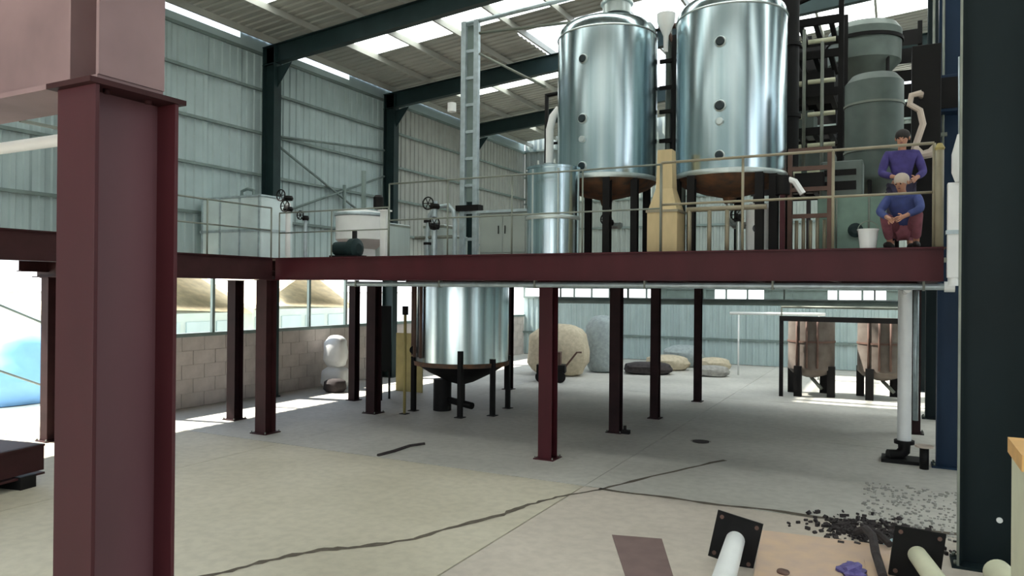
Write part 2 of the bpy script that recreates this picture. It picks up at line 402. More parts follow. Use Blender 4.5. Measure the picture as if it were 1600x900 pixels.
for i, (v, m, lab) in enumerate(((9.3, 'green_near', 'wide dark green steel column filling the right edge of the view'), (14.35, 'blue', 'blue steel column just left of the wide dark green column'),
        (19.75, 'green_near', 'dark column behind the blue column beyond the platform end'), (25.0, 'green_near', 'farthest dark interior column behind the two workers'))):
    cr = thing('hall_column', lab, 'column', (.955, v, 0))
    top = rz(.95)-.7
    MB().hsec(0, 0, .71, .3 if i else .34, 0, top, .022, 'y').build('shaft', m, cr)
    MB().box(-.42, .42, -.2, .2, 0, .03).build('base_plate', m, cr)
    for s in (-1, 1):
        for t in (-1, 1): MB().cyl((s*.385, t*.14, .03), (s*.385, t*.14, .07), .018, 6).build('bolt', 'rail', cr)
    if i == 0:
        MB().box(-.375, -.352, -.19, -.17, 0, top).build('lit_edge', 'rail', cr)  # pale strip paints the light caught by the flange edge
        MB().lathe([(.03, 0), (.03, .012), (.02, .016)], 12, mx=Matrix.Translation((.02, -.008, .52)) @ Matrix.Rotation(PI/2, 4, 'X')).build('washer', 'white', cr)

# ------------------------------------------------------------------ MEZZANINE
mz = thing('mezzanine_platform', 'long maroon steel mezzanine platform spanning the hall on posts', 'platform', (0, 0, 3.06))
B = DECK-3.06
def ch_x(mb, x0, x1, y, d, z0, z1):   # channel beam, back towards -y
    return mb.box(x0, x1, y, y+.012, z0, z1).box(x0, x1, y-.0, y+d, z0, z0+.018).box(x0, x1, y, y+d, z1-.018, z1)
ch_x(MB(), -11.04, .53, 10.94, .14, 0, B).build('front_beam', 'maroon', mz)
MB().box(-11.04, .53, 10.90, 10.94, 0, .02).box(-11.04, .53, 10.90, 10.94, B-.02, B).build('beam_lip', 'maroon', mz)
wing = thing('side_platform', 'dull maroon side platform at far left, partly behind the large foreground column', 'platform', (0, 0, 3.06))
for (a, b2, dz, pp) in ((7.7, 10.84, 0, wing), (4.0, 7.66, .2, wing)):
    MB().box(-11.05, -11.02, a, b2, dz, B+dz).box(-11.2, -10.98, a, b2, dz, .02+dz).box(-11.2, -10.98, a, b2, B-.02+dz, B+dz).build('side_beam', 'maroon_dull', pp)
MB().ibeam_y(10.95, 20.2, .43, .18, 0, B-.02).build('end_beam', 'maroon', mz)
MB().ibeam_x(-14.5, .5, 20.2, .18, 0, B-.02).build('rear_beam', 'maroon_dull', mz)
for k, u in enumerate((-14.45, -12.7, -10.9, -9.0, -7.0, -5.0, -3.1, -1.3)):
    MB().ibeam_y(11.1, 20.1, u, .14, .1, B-.02).build('cross_beam', 'maroon_dull', mz)
for k in range(9):     # deck plates
    u0 = -14.55+k*1.68
    MB().box(u0+.004, u0+1.676, 10.96, 20.28, B-.008, B).build('deck_plate', 'brown', mz)
for k in range(2):
    MB().box(-14.55, -11.2, 4.2+k*1.73, 5.926+k*1.73, B+.192, B+.2).build('deck_plate', 'brown', wing)
    MB().box(-14.55, -11.2, 7.8+k*1.56, 9.356+k*1.56, B-.008, B).build('deck_plate', 'brown', wing)
MB().ibeam_x(-14.5, -11.05, 4.1, .18, .2, B+.18).build('end_beam', 'maroon_dull', wing)
for u in (-14.2, -12.7): MB().ibeam_y(7.8, 10.84, u, .14, .1, B-.02).build('cross_beam', 'maroon_dull', wing)
MB().ibeam_y(11, 20, -11.9, .1, .2, B-.02).build('stiffener_beam', 'maroon_dull', mz)

def post(u, v, w, lab, m='maroon', z1=3.06):
    p = thing('platform_post', lab, 'post', (u, v, 0), 0, 'maroon posts under the platform')
    MB().hsec(0, 0, w, w, .015, z1, .014, 'x').build('shaft', m, p)
    MB().box(-w*.75, w*.75, -w*.75, w*.75, 0, .018).build('base_plate', m, p)
    MB().box(-w*.6, w*.6, -w*.6, w*.6, z1-.015, z1).build('cap_plate', m, p)
    if w > .2:
        for s in (-1, 1):
            for t in (-1, 1): MB().cyl((s*w*.65, t*w*.65, .018), (s*w*.65, t*w*.65, .05), .014, 6).build('bolt', 'rail', p)
    return p
post(-5.33, 11.62, .25, 'bright maroon post nearest the viewer, under the middle of the platform')
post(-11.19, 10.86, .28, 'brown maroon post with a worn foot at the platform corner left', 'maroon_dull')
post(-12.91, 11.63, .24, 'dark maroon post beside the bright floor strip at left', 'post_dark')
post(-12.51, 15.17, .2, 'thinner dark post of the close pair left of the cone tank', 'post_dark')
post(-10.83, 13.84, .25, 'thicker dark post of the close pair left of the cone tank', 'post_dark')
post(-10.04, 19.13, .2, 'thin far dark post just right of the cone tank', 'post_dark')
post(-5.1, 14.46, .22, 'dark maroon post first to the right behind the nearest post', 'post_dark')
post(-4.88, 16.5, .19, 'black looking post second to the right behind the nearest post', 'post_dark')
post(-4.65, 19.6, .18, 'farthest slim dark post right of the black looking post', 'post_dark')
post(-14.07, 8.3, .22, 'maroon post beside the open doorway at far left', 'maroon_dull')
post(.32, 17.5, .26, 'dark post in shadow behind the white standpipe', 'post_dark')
# wing beam seen left of the big column is carried by the post beside the doorway
MB().ibeam_x(-14.5, -11.05, 8.3, .2, 0, B-.02).build('wing_beam', 'maroon_dull', wing)

# handrails
def railing(name, lab, p0, p1, n, m, zt=1.33, zm=.66, r=.02, posts=None):
    t = thing(name, lab, 'railing', (p0[0], p0[1], DECK)); d = Vector((p1[0]-p0[0], p1[1]-p0[1], 0))
    for k in (range(n+1) if posts is None else posts):
        q = d*(k/n); MB().cyl((q.x, q.y, 0), (q.x, q.y, zt), r, 8).build('post', m, t)
    MB().cyl((0, 0, zt), (d.x, d.y, zt), r, 8).build('top_rail', m, t)
    MB().cyl((0, 0, zm), (d.x, d.y, zm), r*.9, 8).build('middle_rail', m, t)
    return t
railing('handrail', 'thin grey handrail along the platform edge before the two tall tanks', (-8.3, 11.02), (-3.2, 11.02), 4, 'rail', r=.015)
railing('handrail', 'cream handrail along the platform edge right of the tan chute', (-3.2, 11.06), (.42, 11.06), 3, 'rail_cream', 1.36, .72, .02)
railing('handrail', 'thin grey handrail along the left part of the platform edge', (-11.0, 11.0), (-8.3, 11.0), 2, 'rail', .9, .5, .014)
railing('handrail', 'thin grey handrail along the side wing of the platform at left', (-11.12, 7.8), (-11.12, 10.9), 2, 'rail', 1.0, .55, .016)

# drain pipe under the beam and white standpipe
t = thing('drain_pipe', 'long pale pipe hung under the platform front beam', 'pipe', (-9.4, 11.2, 2.99))
MB().cyl((0, 0, 0), (9.95, 0, 0), .045, 12).build('pipe', 'galv', t)
for k in range(6): MB().box(k*1.9+.2, k*1.9+.23, -.05, .05, -.055, .07).build('hanger', 'rail', t)
MB().lathe([(.07, 0), (.07, .12)], 12, mx=Matrix.Translation((9.95, 0, 0)) @ Matrix.Rotation(PI/2, 4, 'Y')).build('end_cap', 'white', t)
t = thing('standpipe', 'thick white standpipe at the right under the platform', 'pipe', (.13, 14.5, 0))
MB().cyl((0, 0, .35), (0, 0, 3.0), .11, 16).build('pipe', 'white', t)
MB().lathe([(.16, .3), (.16, .36)], 16).build('flange', 'black', t)
MB().tube([(0, 0, .3), (0, 0, .18), (-.08, -.05, .1), (-.25, -.12, .1)], .1, 12).build('elbow', 'black', t)
MB().cyl((.17, .1, .7), (.17, .1, 2.95), .045, 10).build('side_pipe', 'galv', t)
MB().box(-.35, .3, -.3, .2, 0, .06).build('base', 'black', t)
MB().cyl((0, 0, 2.93), (0, -3.2, 2.96), .05, 10).build('branch_pipe', 'white', t)
t = thing('drain_valve', 'small dark valve on the floor beside the blue column', 'valve', (.42, 14.0, 0))
MB().cyl((0, 0, 0), (0, 0, .35), .07, 10).build('body', 'black', t); MB().lathe([(.14, .36), (.14, .39)], 14).build('wheel', 'hose', t)

# ------------------------------------------------------------------ foreground maroon column and girder
t = thing('maroon_column', 'large maroon steel H column standing close at left', 'column', (0, 0, 0))
# near corner of the H at u=-2.86, v=1.95
U0, V0, b_, h_ = -3.085, 1.84, .25, .385
TOP = 3.71
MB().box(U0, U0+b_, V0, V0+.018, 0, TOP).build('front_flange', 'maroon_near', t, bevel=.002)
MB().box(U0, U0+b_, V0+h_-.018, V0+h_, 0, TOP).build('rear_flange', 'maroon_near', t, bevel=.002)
MB().box(U0+b_/2-.007, U0+b_/2+.007, V0+.018, V0+h_-.018, 0, TOP).build('web', 'maroon_web_glare', t)
MB().box(U0-.03, U0+b_+.012, V0-.03, V0+h_+.03, TOP, TOP+.022).build('cap_plate', 'maroon_dull', t)
MB().box(U0-.12, U0+b_+.12, V0-.12, V0+h_+.12, 0, .025).build('base_plate', 'maroon_dull', t)
for sx in (.06, .2):
    for sy in (.08, .27): MB().lathe([(.014, -.018), (.014, 0)], 6, U0+sx, V0+sy).build('bolt', 'maroon_dull', t, (0, 0, TOP))
t = thing('roof_girder', 'pinkish maroon girder resting on the large foreground column', 'girder', (0, 0, TOP+.022))
GW = .3; gv = V0+.17
MB().box(-9, U0+b_-.02, gv-GW/2, gv+GW/2, 0, .022).build('lower_flange', 'girder', t)
MB().box(-9, U0+b_-.02, gv-GW/2, gv+GW/2, .88, .9).build('upper_flange', 'girder', t)
MB().box(-9, U0+b_-.03, gv-.012, gv+.012, .022, .88).build('web', 'girder', t)
MB().box(U0+b_-.03, U0+b_-.012, gv-GW/2, gv+GW/2, .022, .88).build('end_plate', 'girder', t)
MB().box(U0+.02, U0+.034, gv-GW/2+.01, gv-.012, .022, .88).build('stiffener', 'girder', t)
t = thing('streak', 'pale conduit below the foreground girder at left, a lit edge built as a tube', 'pipe', (-9, 2.6, 3.75))  # pale tube added where a girder edge looks brightly lit
MB().cyl((0, 0, 0), (5.55, 0, 0), .035, 10).build('pipe', 'white', t)
for k in range(3): MB().box(1.2+k*1.8, 1.22+k*1.8, -.3, .04, .03, .045).build('clip', 'rail', t)

# ------------------------------------------------------------------ STAINLESS TANKS
def port(mx, par, r=.075, m='port', flange=True):
    if flange: MB().lathe([(r*1.25, -.03), (r*1.25, .02), (r*1.05, .035)], 20, mx=mx).build('port_ring', 'steel_dull', par)
    MB().lathe([(r, 0), (r, .045), (r*.8, .06)], 20, mx=mx).build('port', m, par)
def tall_tank(u, v, lab, r, z0, z1, ports, rustm, legs, phi):
    t = thing('process_tank', lab, 'tank', (u, v, DECK), 0, 'tall stainless tanks on the platform')
    H0, H1 = z0-DECK, z1-DECK
    MB().lathe([(r, H0), (r, H1-.26)], 64, cap=False).build('shell', 'steel', t)
    prof = [(r, H1-.26)]+[(r-.26+.26*math.cos(a), H1-.26+.26*math.sin(a)) for a in [PI/2*k/6 for k in range(1, 7)]]+[(r*.5, H1+.1), (.12, H1+.16), (.02, H1+.165)]
    MB().lathe(prof, 64).build('top_head', 'steel', t)
    MB().lathe([(r+.005, H1-.3), (r+.018, H1-.285), (r+.005, H1-.265)], 64, cap=False).build('top_seam', 'steel_dull', t)
    MB().lathe([(.09, H0-.42), (.12, H0-.32), (r*.5, H0-.24), (r*.85, H0-.12), (r+.0, H0)], 64).build('bottom_cone', rustm, t)
    MB().lathe([(r+.015, H0-.02), (r+.025, H0+.0), (r+.025, H0+.05), (r+.012, H0+.07)], 64, cap=False).build('bottom_band', 'steel_dull', t)
    MB().tube([(0, 0, H0-.4), (0, 0, H0-.7), (.12, -.15, H0-.82), (.4, -.35, H0-.84)], .06, 10).build('outlet_pipe', 'steel_dull', t)
    for (x, y, w) in legs:
        lg = MB().hsec(x, y, w, w, .01, H0-.02, .012, 'x').build('leg', 'black', t)
        MB().box(x-w*.8, x+w*.8, y-w*.8, y+w*.8, 0, .012).build('foot_plate', 'maroon_dull', lg)
    for (hh, rr, mm) in ports:
        a = phi; mx = Matrix.Translation((r*math.cos(a), r*math.sin(a), hh-DECK)) @ Matrix.Rotation(a, 4, 'Z') @ Matrix.Rotation(PI/2, 4, 'Y')
        port(mx, t, rr, mm, mm == 'port')
    MB().lathe([(.26, H1+.1), (.26, H1+.28), (.3, H1+.29), (.3, H1+.33), (.05, H1+.36)], 24, .25, -.2).build('manway', 'steel_dull', t)
    return t
R0 = .93
P1 = [(7.04, .07, 'port'), (5.97, .075, 'port'), (5.6, .06, 'steel_dull'), (5.12, .07, 'port')]
tall_tank(-4.88, 13.2, 'tall stainless tank on the left, with rusty underside on black legs', R0, 4.93, 7.9, P1, 'rust',
          [(-.55, -.75, .13), (.32, -.82, .13), (.72, -.5, .12), (-.6, .6, .12), (.6, .6, .12)], math.radians(-97))
P2 = [(6.99, .075, 'port'), (5.94, .08, 'port'), (5.68, .065, 'steel_dull'), (5.13, .07, 'port')]
tall_tank(-2.6, 13.2, 'tall stainless tank on the right, nearest the green equipment', R0, 4.86, 7.9, P2, 'rust',
          [(-.8, -.5, .13), (-.47, -.8, .13), (.62, -.75, .13), (.8, -.5, .13), (0, .8, .13)], math.radians(-89))
# small open cylinder tank
t = thing('small_tank', 'short stainless cylinder standing in front of the left tall tank', 'tank', (-5.37, 11.85, DECK))
MB().lathe([(.46, .0), (.46, 1.5), (.475, 1.5), (.475, 1.54), (.44, 1.54), (.44, 1.46)], 40).build('shell', 'steel', t)
for k in range(6):
    a = k*PI/3-2.0; MB().box(-.015, .015, -.012, .012, .02, 1.48).build('seam_strip', 'steel_dull', t, (.462*math.cos(a), .462*math.sin(a), 0))
MB().lathe([(.47, .62), (.48, .64), (.48, .67), (.47, .69)], 40, cap=False).build('hoop', 'steel_dull', t)
# low grey cabinet left of it
t = thing('grey_cabinet', 'low grey steel cabinet left of the short stainless cylinder', 'cabinet', (-6.55, 12.5, DECK))
MB().box(-.5, .5, -.3, .35, 0, .85).build('body', 'sheet_far', t, bevel=.01)
for x in (-.47, .01): MB().box(x, x+.46, -.315, -.3, .1, .8).build('door', 'sheet_far', t, bevel=.005)
for x in (-.08, .06): MB().cyl((x, -.34, .45), (x, -.34, .6), .01, 6).build('handle', 'black', t)
MB().box(-.55, .55, -.35, .38, .85, .9).build('top', 'galv', t)
# tan chute with tapered top
t = thing('tan_chute', 'tan hopper box with tapered neck between the two tall tanks', 'hopper', (-3.43, 12.15, DECK))
mb = MB()
def frustum(mb, w0, w1, z0, z1):
    a = [mb.bm.verts.new((s*w0, q*w0, z0)) for s, q in ((-1, -1), (1, -1), (1, 1), (-1, 1))]
    b = [mb.bm.verts.new((s*w1, q*w1, z1)) for s, q in ((-1, -1), (1, -1), (1, 1), (-1, 1))]
    mb.bm.faces.new(a[::-1]); mb.bm.faces.new(b)
    for i in range(4): mb.bm.faces.new((a[i], a[(i+1) % 4], b[(i+1) % 4], b[i]))
    return mb
frustum(MB(), .25, .25, 0, .72).build('bin', 'tan', t)
frustum(MB(), .24, .14, .74, 1.1).build('taper', 'tan', t)
frustum(MB(), .14, .12, 1.1, 1.75).build('neck', 'tan', t)
MB().box(-.27, .27, -.27, .27, .70, .74).build('collar', 'rail_cream', t)
# galvanised double mast with cross pipes
t = thing('galvanised_mast', 'tall galvanised twin pipe mast left of the tall tanks', 'mast', (-7.76, 13, DECK))
for x in (-.16, .14): MB().box(x-.055, x+.055, -.05, .05, 0, 4.9).build('upright', 'galv', t, bevel=.01)
for k in range(9): MB().box(-.11, .09, -.02, .02, .4+k*.55, .46+k*.55).build('rung', 'galv', t)
MB().box(-.1, .08, .02, .035, 1.2, 4.8).build('web_plate', 'girt', t)
MB().cyl((-.2, 0, 4.85), (2.5, 0, 5.0), .045, 8).build('top_pipe', 'galv', t)
MB().cyl((.14, 0, 4.62), (2.4, .3, 4.62), .03, 8).build('lower_pipe', 'rail', t)
MB().cyl((.2, 0, 4.2), (1.6, .2, 3.4), .025, 8).build('stay', 'rail', t)
MB().box(-.3, .28, -.15, .15, 0, .02).build('base_plate', 'galv', t)
MB().box(-.28, .26, -.1, .1, 1.0, 1.12).build('clamp', 'black', t)
MB().lathe([(.02, 0), (.09, .02), (.09, .2), (.02, .22)], 12).build('flood_lamp', 'white', t, (-.42, -.05, 3.05))

def valve_stand(u, v, lab, h, m='galv', s=1, wheels=((0, 1.0),)):
    t = thing('valve_stand', lab, 'valve', (u, v, DECK))
    MB().cyl((0, 0, 0), (0, 0, h), .05*s, 12).build('riser', m, t)
    MB().lathe([(.1*s, 0), (.1*s, .03)], 14).build('foot_flange', m, t)
    for (x, z) in wheels:
        MB().lathe([(.08*s, z*h-.1), (.1*s, z*h-.05), (.08*s, z*h)], 14).build('valve_body', 'black', t)
        w = MB()
        w.tube([(.11*s*math.cos(a), -.12+.0*a, .11*s*math.sin(a)) for a in [2*PI*k/16 for k in range(17)]], .014, 6)
        for k in range(3): a = k*PI/3; w.cyl((.11*s*math.cos(a), -.12, .11*s*math.sin(a)), (-.11*s*math.cos(a), -.12, -.11*s*math.sin(a)), .009, 5)
        w.build('hand_wheel', 'black', t, (x, -.04, z*h))
    return t
valve_stand(-8.15, 12.3, 'twin valve stand with black wheels left of the galvanised mast', 1.15, s=1.1, wheels=((-.05, .95), (.1, .6)))
MBx = thing('pipe_loop', 'curved grey pipe loop on the platform left of the galvanised mast', 'pipe', (-8.45, 12.5, DECK))
MB().tube([(0, 0, 0), (0, 0, .6), (.05, 0, .9), (.2, 0, 1.05), (.5, 0, 1.08), (.62, 0, .95), (.65, 0, .7), (.65, 0, 0)], .045, 10).build('pipe', 'galv', MBx)
MB().cyl((-.3, 0, .45), (.65, 0, .45), .035, 8).build('cross_pipe', 'rail', MBx)
for z in (.3, .75): MB().lathe([(.08, z), (.08, z+.05)], 12).build('flange', 'black', MBx)

# left deck equipment
t = thing('box_tank', 'large pale box tank at the left on the platform by the wall', 'tank', (-13.9, 12.75, DECK))
MB().box(-1.0, .98, -.4, .6, .06, 1.5).build('body', 'pale_box', t, bevel=.02)
MB().box(-1.02, 1.0, -.425, .62, .7, .76).build('middle_band', 'galv', t)
MB().box(-1.02, 1.0, -.43, .63, 1.5, 1.54).build('lid', 'galv', t)
for x in (-.95, -.35, .3, .92): MB().box(x-.02, x+.02, -.425, -.4, .06, 1.5).build('rib', 'galv', t)
MB().tube([(-.3, .2, 1.54), (-.3, .2, 1.75), (-.1, .2, 1.8), (.1, .2, 1.75), (.1, .2, 1.54)], .04, 8).build('vent_pipe', 'girt', t)
for x in (-.95, .92):
    for y in (-.35, .55): MB().box(x-.04, x+.04, y-.04, y+.04, 0, .06).build('foot', 'galv', t)
t = thing('pale_post', 'slim pale post beside the maroon column on the platform', 'post', (-13.85, 10.7, DECK))
MB().cyl((0, 0, 0), (0, 0, 1.3), .08, 12).build('shaft', 'cream', t); MB().box(-.1, .1, -.1, .1, 0, .03).build('base_plate', 'cream', t)
valve_stand(-11.75, 12.0, 'white valve standpipe with two dark wheels beside the box tank', 1.25, 'white', 1.1, ((-.06, 1.12), (.06, .93)))
valve_stand(-11.25, 12.0, 'slim grey valve standpipe left of the round white tank', .95, 'galv', .8, ((0, 1.0),))
t = thing('round_tank', 'low round white tank in the middle of the left platform', 'tank', (-10.3, 12.7, DECK))
MB().lathe([(.3, 0), (.3, .25), (.55, .45), (.55, 1.0), (.52, 1.04), (.1, 1.12)], 32).build('shell', 'white', t)
MB().lathe([(.56, .94), (.58, .96), (.58, 1.0), (.56, 1.02)], 32, cap=False).build('rim', 'galv', t)
MB().cyl((.05, 0, 1.1), (.05, 0, 1.95), .05, 8).build('agitator_shaft', 'girt', t)
MB().lathe([(.08, 1.1), (.11, 1.14), (.11, 1.35), (.07, 1.4)], 12, .45, 0).build('motor', 'black', t)
t = thing('pump', 'dark pump set at the platform edge before the round white tank', 'pump', (-9.75, 11.6, DECK))
MB().cyl((-.3, 0, .2), (.1, 0, .2), .14, 14).build('motor', 'green', t)
MB().lathe([(.2, 0), (.2, .14), (.1, .18)], 18, mx=Matrix.Translation((.1, 0, .2)) @ Matrix.Rotation(PI/2, 4, 'Y')).build('volute', 'green', t)
MB().cyl((.17, 0, .2), (.17, 0, .55), .05, 10).build('outlet', 'black', t)
MB().box(-.36, .36, -.14, .14, 0, .06).build('base', 'black', t)
t = thing('pale_post', 'white square post behind the dark pump set', 'post', (-9.1, 11.95, DECK))
MB().box(-.07, .07, -.07, .07, 0, .95).build('shaft', 'white', t); MB().box(-.1, .1, -.1, .1, .95, .98).build('cap', 'white', t)
for (u, v, w, h, lab) in ((-8.6, 13.2, .5, .75, 'small grey crate below the second green wall column'), (-9.0, 14.2, .6, .6, 'grey crate behind the white square post'), (-11.0, 14.4, .9, .95, 'grey steel crate behind the round white tank')):
    t = thing('steel_crate', lab, 'crate', (u, v, DECK))
    MB().box(-w/2, w/2, -w/2, w/2, .02, h).build('body', 'steel_dull', t, bevel=.01)
    for z in (.05, h-.07): MB().box(-w/2-.01, w/2+.01, -w/2-.01, w/2+.01, z, z+.05).build('band', 'rail', t)
    MB().box(-w/2+.02, w/2-.02, -w/2+.02, w/2-.02, 0, .02).build('base', 'rail', t)

# dark frame and white pipe at the left flank of the left tank
t = thing('goalpost_frame', 'black square pipe frame beside the left tall tank', 'frame', (-6.6, 14.2, DECK))
MB().tube([(0, 0, 0), (0, 0, 3.55)], .045, 8).build('post', 'black', t)
MB().tube([(0, 0, 3.52), (.5, 0, 3.56)], .045, 8).build('top_bar', 'black', t)
MB().tube([(.5, 0, 3.56), (.5, 0, 0)], .045, 8).build('post', 'black', t)
MB().tube([(0, 0, 2.5), (.5, 0, 2.5)], .03, 8).build('cross_bar', 'black', t)
t = thing('white_riser', 'bright white riser pipe hugging the left tall tank', 'pipe', (-5.95, 12.95, DECK))
MB().tube([(0, 0, 0), (0, 0, 2.5), (.04, .05, 2.75), (.15, .1, 2.9)], .075, 12).build('pipe', 'white', t)
for z in (.8, 1.8): MB().lathe([(.11, z), (.11, z+.04)], 14).build('flange', 'galv', t)
# dark pipework between the tanks
t = thing('pipe_cluster', 'dark tangle of vertical pipes between the tall tanks', 'pipework', (-3.75, 13.7, DECK))
for i, (x, y, r, h) in enumerate(((-.12, .1, .06, 4.5), (.02, 0, .07, 4.2), (.17, .12, .05, 4.7), (-.02, .3, .12, 3.9))):
    MB().cyl((x, y, 0), (x, y, h), r, 10).build('pipe', 'black' if i % 2 else 'darkgreen', t)
for z in (2.2, 2.75, 3.2, 3.7): MB().box(-.25, .3, -.06, .0, z, z+.07).build('clamp', 'black', t)
MB().tube([(-.25, -.1, 4.55), (-.12, -.05, 4.3), (.05, 0, 4.0)], .045, 8).build('inlet_pipe', 'brown', t)
MB().lathe([(.04, 3.8), (.05, 4.1), (.16, 4.35), (.17, 4.5)], 16, -.05, -.35).build('funnel', 'white', t)
MB().cyl((-.3, 0, 4.4), (.45, .2, 4.45), .05, 8).build('header', 'brown', t)
# small things below tank bellies
for (u, v, lab) in ((-4.6, 12.6, 'hand valve under the left tall tank'), (-2.35, 12.7, 'hand valve under the right tall tank')):
    valve_stand(u, v, 'short '+lab, .75, 'steel_dull', .9, ((0, .9),))
t = thing('white_drum', 'narrow white pipe drum right of the legs of the left tall tank', 'drum', (-3.78, 12.75, DECK))
MB().lathe([(.14, 0), (.14, .85), (.1, .9)], 16).build('body', 'white', t); MB().lathe([(.15, .4), (.15, .44)], 16).build('hoop', 'galv', t)
t = thing('white_drum', 'white drum with dark dial under the right tall tank', 'drum', (-2.05, 12.9, DECK))
MB().lathe([(.22, 0), (.22, .8), (.16, .88)], 20).build('body', 'white', t)
MB().lathe([(.07, 0), (.07, .03)], 16, mx=Matrix.Translation((0, -.22, .45)) @ Matrix.Rotation(PI/2, 4, 'X')).build('dial', 'port', t)
t = thing('cream_stand', 'cream pipe stand with three uprights under the right tall tank', 'frame', (-3.0, 12.0, DECK))
for x in (0, .32, .6): MB().cyl((x, 0, 0), (x, 0, .72), .035, 8).build('upright', 'rail_cream', t)
MB().cyl((-.05, 0, .73), (1.2, 0, .73), .04, 8).build('header', 'rail_cream', t)
t = thing('rail_clamp', 'dark motor at the right flank of the right tall tank', 'motor', (-1.62, 12.4, DECK))
MB().cyl((0, 0, .95), (0, 0, 1.25), .11, 12).build('housing', 'black', t); MB().tube([(.05, 0, 1.2), (.18, 0, 1.15), (.3, 0, .95)], .05, 8).build('spout', 'white', t)
MB().box(-.04, .04, -.04, .04, 0, .95).build('stand', 'maroon', t)

# dark vessel right of the right tank
t = thing('dark_column_vessel', 'tall dark grey column vessel right behind the right tall tank', 'vessel', (-1.78, 14.4, DECK))
MB().lathe([(.17, 1.7), (.17, 5.3), (.1, 5.4)], 24).build('shell', 'black', t)
for z in (2.6, 3.9, 5.0): MB().lathe([(.21, z), (.21, z+.06)], 24).build('flange', 'black', t)
MB().cyl((0, 0, 0), (0, 0, 1.7), .08, 12).build('stem', 'black', t)
# tall pipe rack with levels
t = thing('pipe_rack', 'dark multi level pipe rack behind the platform at right', 'rack', (-2.3, 16.65, DECK))
for x in (0, 1.25):
    for y in (0, 1.4): MB().box(x-.05, x+.05, y-.05, y+.05, 0, 5.6).build('upright', 'black', t)
for z in (1.5, 2.7, 3.5, 4.3, 5.0):
    for y in (0, 1.4): MB().box(-.05, 1.3, y-.04, y+.04, z, z+.16).build('beam', 'black', t)
    for k in range(4): MB().box(.1+k*.3, .2+k*.3, .05, 1.35, z+.02, z+.1).build('grate_bar', 'black', t)
for i, (x, z0, z1) in enumerate(((.25, 1.2, 5.8), (.55, 2.0, 4.9), (.9, .5, 4.6) )):
    MB().cyl((x, -.12, z0), (x, -.12, z1), .035, 8).build('pipe', 'rail', t)
MB().tube([(.35, -.2, 5.2), (.4, -.2, 5.45), (.9, -.2, 5.6), (2.6, -.2, 5.75), (2.85, -.2, 5.6), (2.9, -.2, 5.1)], .06, 8).build('top_pipe', 'black', t)
for k, z in enumerate((1.9, 2.45, 3.1, 3.78, 4.62)): 
    MB().cyl((.05, -.08, z), (.5, -.08, z), .06, 8).build('light_dash', 'cream', t)  # pale bars added to stand in for dashes of light
    MB().cyl((.62, -.08, z+.02), (1.15, -.08, z+.02), .05, 8).build('light_dash', 'cream', t)
MB().box(.1, 1.1, .3, 1.2, 1.62, 2.4).build('junction_case', 'darkgreen', t)
MB().box(.1, 1.1, .3, 1.2, 3.62, 4.1).build('duct', 'black', t)
MB().box(.15, .7, .3, 1.2, 2.82, 3.3).build('duct', 'darkgreen', t)
# hopper vessel on top of rack, greyish tank beneath
t = thing('conical_hopper', 'dark round hopper with cone bottom high at the right', 'hopper', (-.72, 19.15, DECK))
MB().lathe([(.12, 4.0), (.3, 4.25), (.78, 4.75), (.8, 5.45), (.7, 5.6), (.2, 5.75)], 36).build('shell', 'darkgreen', t)
MB().lathe([(.83, 5.2), (.83, 5.28)], 36).build('rim', 'black', t)
for a in range(4): MB().cyl((.72*math.cos(a*PI/2+.78), .72*math.sin(a*PI/2+.78), 0), (.72*math.cos(a*PI/2+.78), .72*math.sin(a*PI/2+.78), 5.0), .04, 8).build('leg', 'black', t)
t = thing('grey_green_tank', 'grey green upright tank below the dark round hopper', 'tank', (-.42, 15.95, DECK))
MB().lathe([(.15, 1.3), (.5, 1.55), (.52, 1.6), (.52, 3.45), (.4, 3.6), (.1, 3.65)], 36).build('shell', 'darkgreen', t)
for z in (2.1, 3.0): MB().lathe([(.54, z), (.54, z+.04)], 36).build('hoop', 'rail', t)
for a in range(3): MB().cyl((.45*math.cos(a*2.1+.4), .45*math.sin(a*2.1+.4), 0), (.45*math.cos(a*2.1+.4), .45*math.sin(a*2.1+.4), 1.65), .04, 8).build('leg', 'black', t)
t = thing('backdrop_screen', 'dark slatted screen added as backdrop with gaps of light high behind the round hopper', 'screen', (-3.3, 20.05, DECK))  # added screen: dark backdrop whose gaps give dashes of light
for x in (0, 1.3, 2.6, 3.75): MB().box(x-.05, x+.05, 0, .1, 0, 5.9).build('post', 'black', t)
for k in range(9):
    z = 1.9+k*.43; MB().box(-.1, 3.8, -.03, 0, z, z+(.36 if k % 3 else .27)).build('slat', 'black', t)
t = thing('brown_pipe_frame', 'brown rusty pipe frame with bundled pipes right of the right tall tank', 'frame', (-1.6, 13.3, DECK))
for x in (-.02, .6): MB().box(x-.035, x+.035, -.035, .035, 0, 1.8).build('upright', 'brown', t)
for z in (.65, 1.1, 1.45, 1.76): MB().box(-.05, .63, -.03, .03, z, z+.07).build('bar', 'brown', t)
for k in range(5): MB().cyl((.08+k*.11, .08, 0), (.08+k*.11, .08, .62+.1*(k % 2)), .03, 8).build('pipe', 'rail_cream', t)
MB().box(.05, .5, .05, .3, 1.15, 1.42).build('gear_case', 'black', t)
t = thing('green_machine', 'pale green machine cabinet behind the platform rail at right', 'machine', (-.72, 14.0, DECK))
MB().box(-.5, .62, -.3, .4, .1, 1.05).build('body', 'palegreen', t, bevel=.02)
MB().box(-.45, .2, -.25, .35, 1.05, 1.65).build('upper_body', 'darkgreen', t, bevel=.02)
MB().box(-.4, .1, -.27, -.25, 1.15, 1.3).build('vent', 'black', t); MB().box(-.4, .1, -.27, -.25, 1.4, 1.5).build('vent', 'black', t)
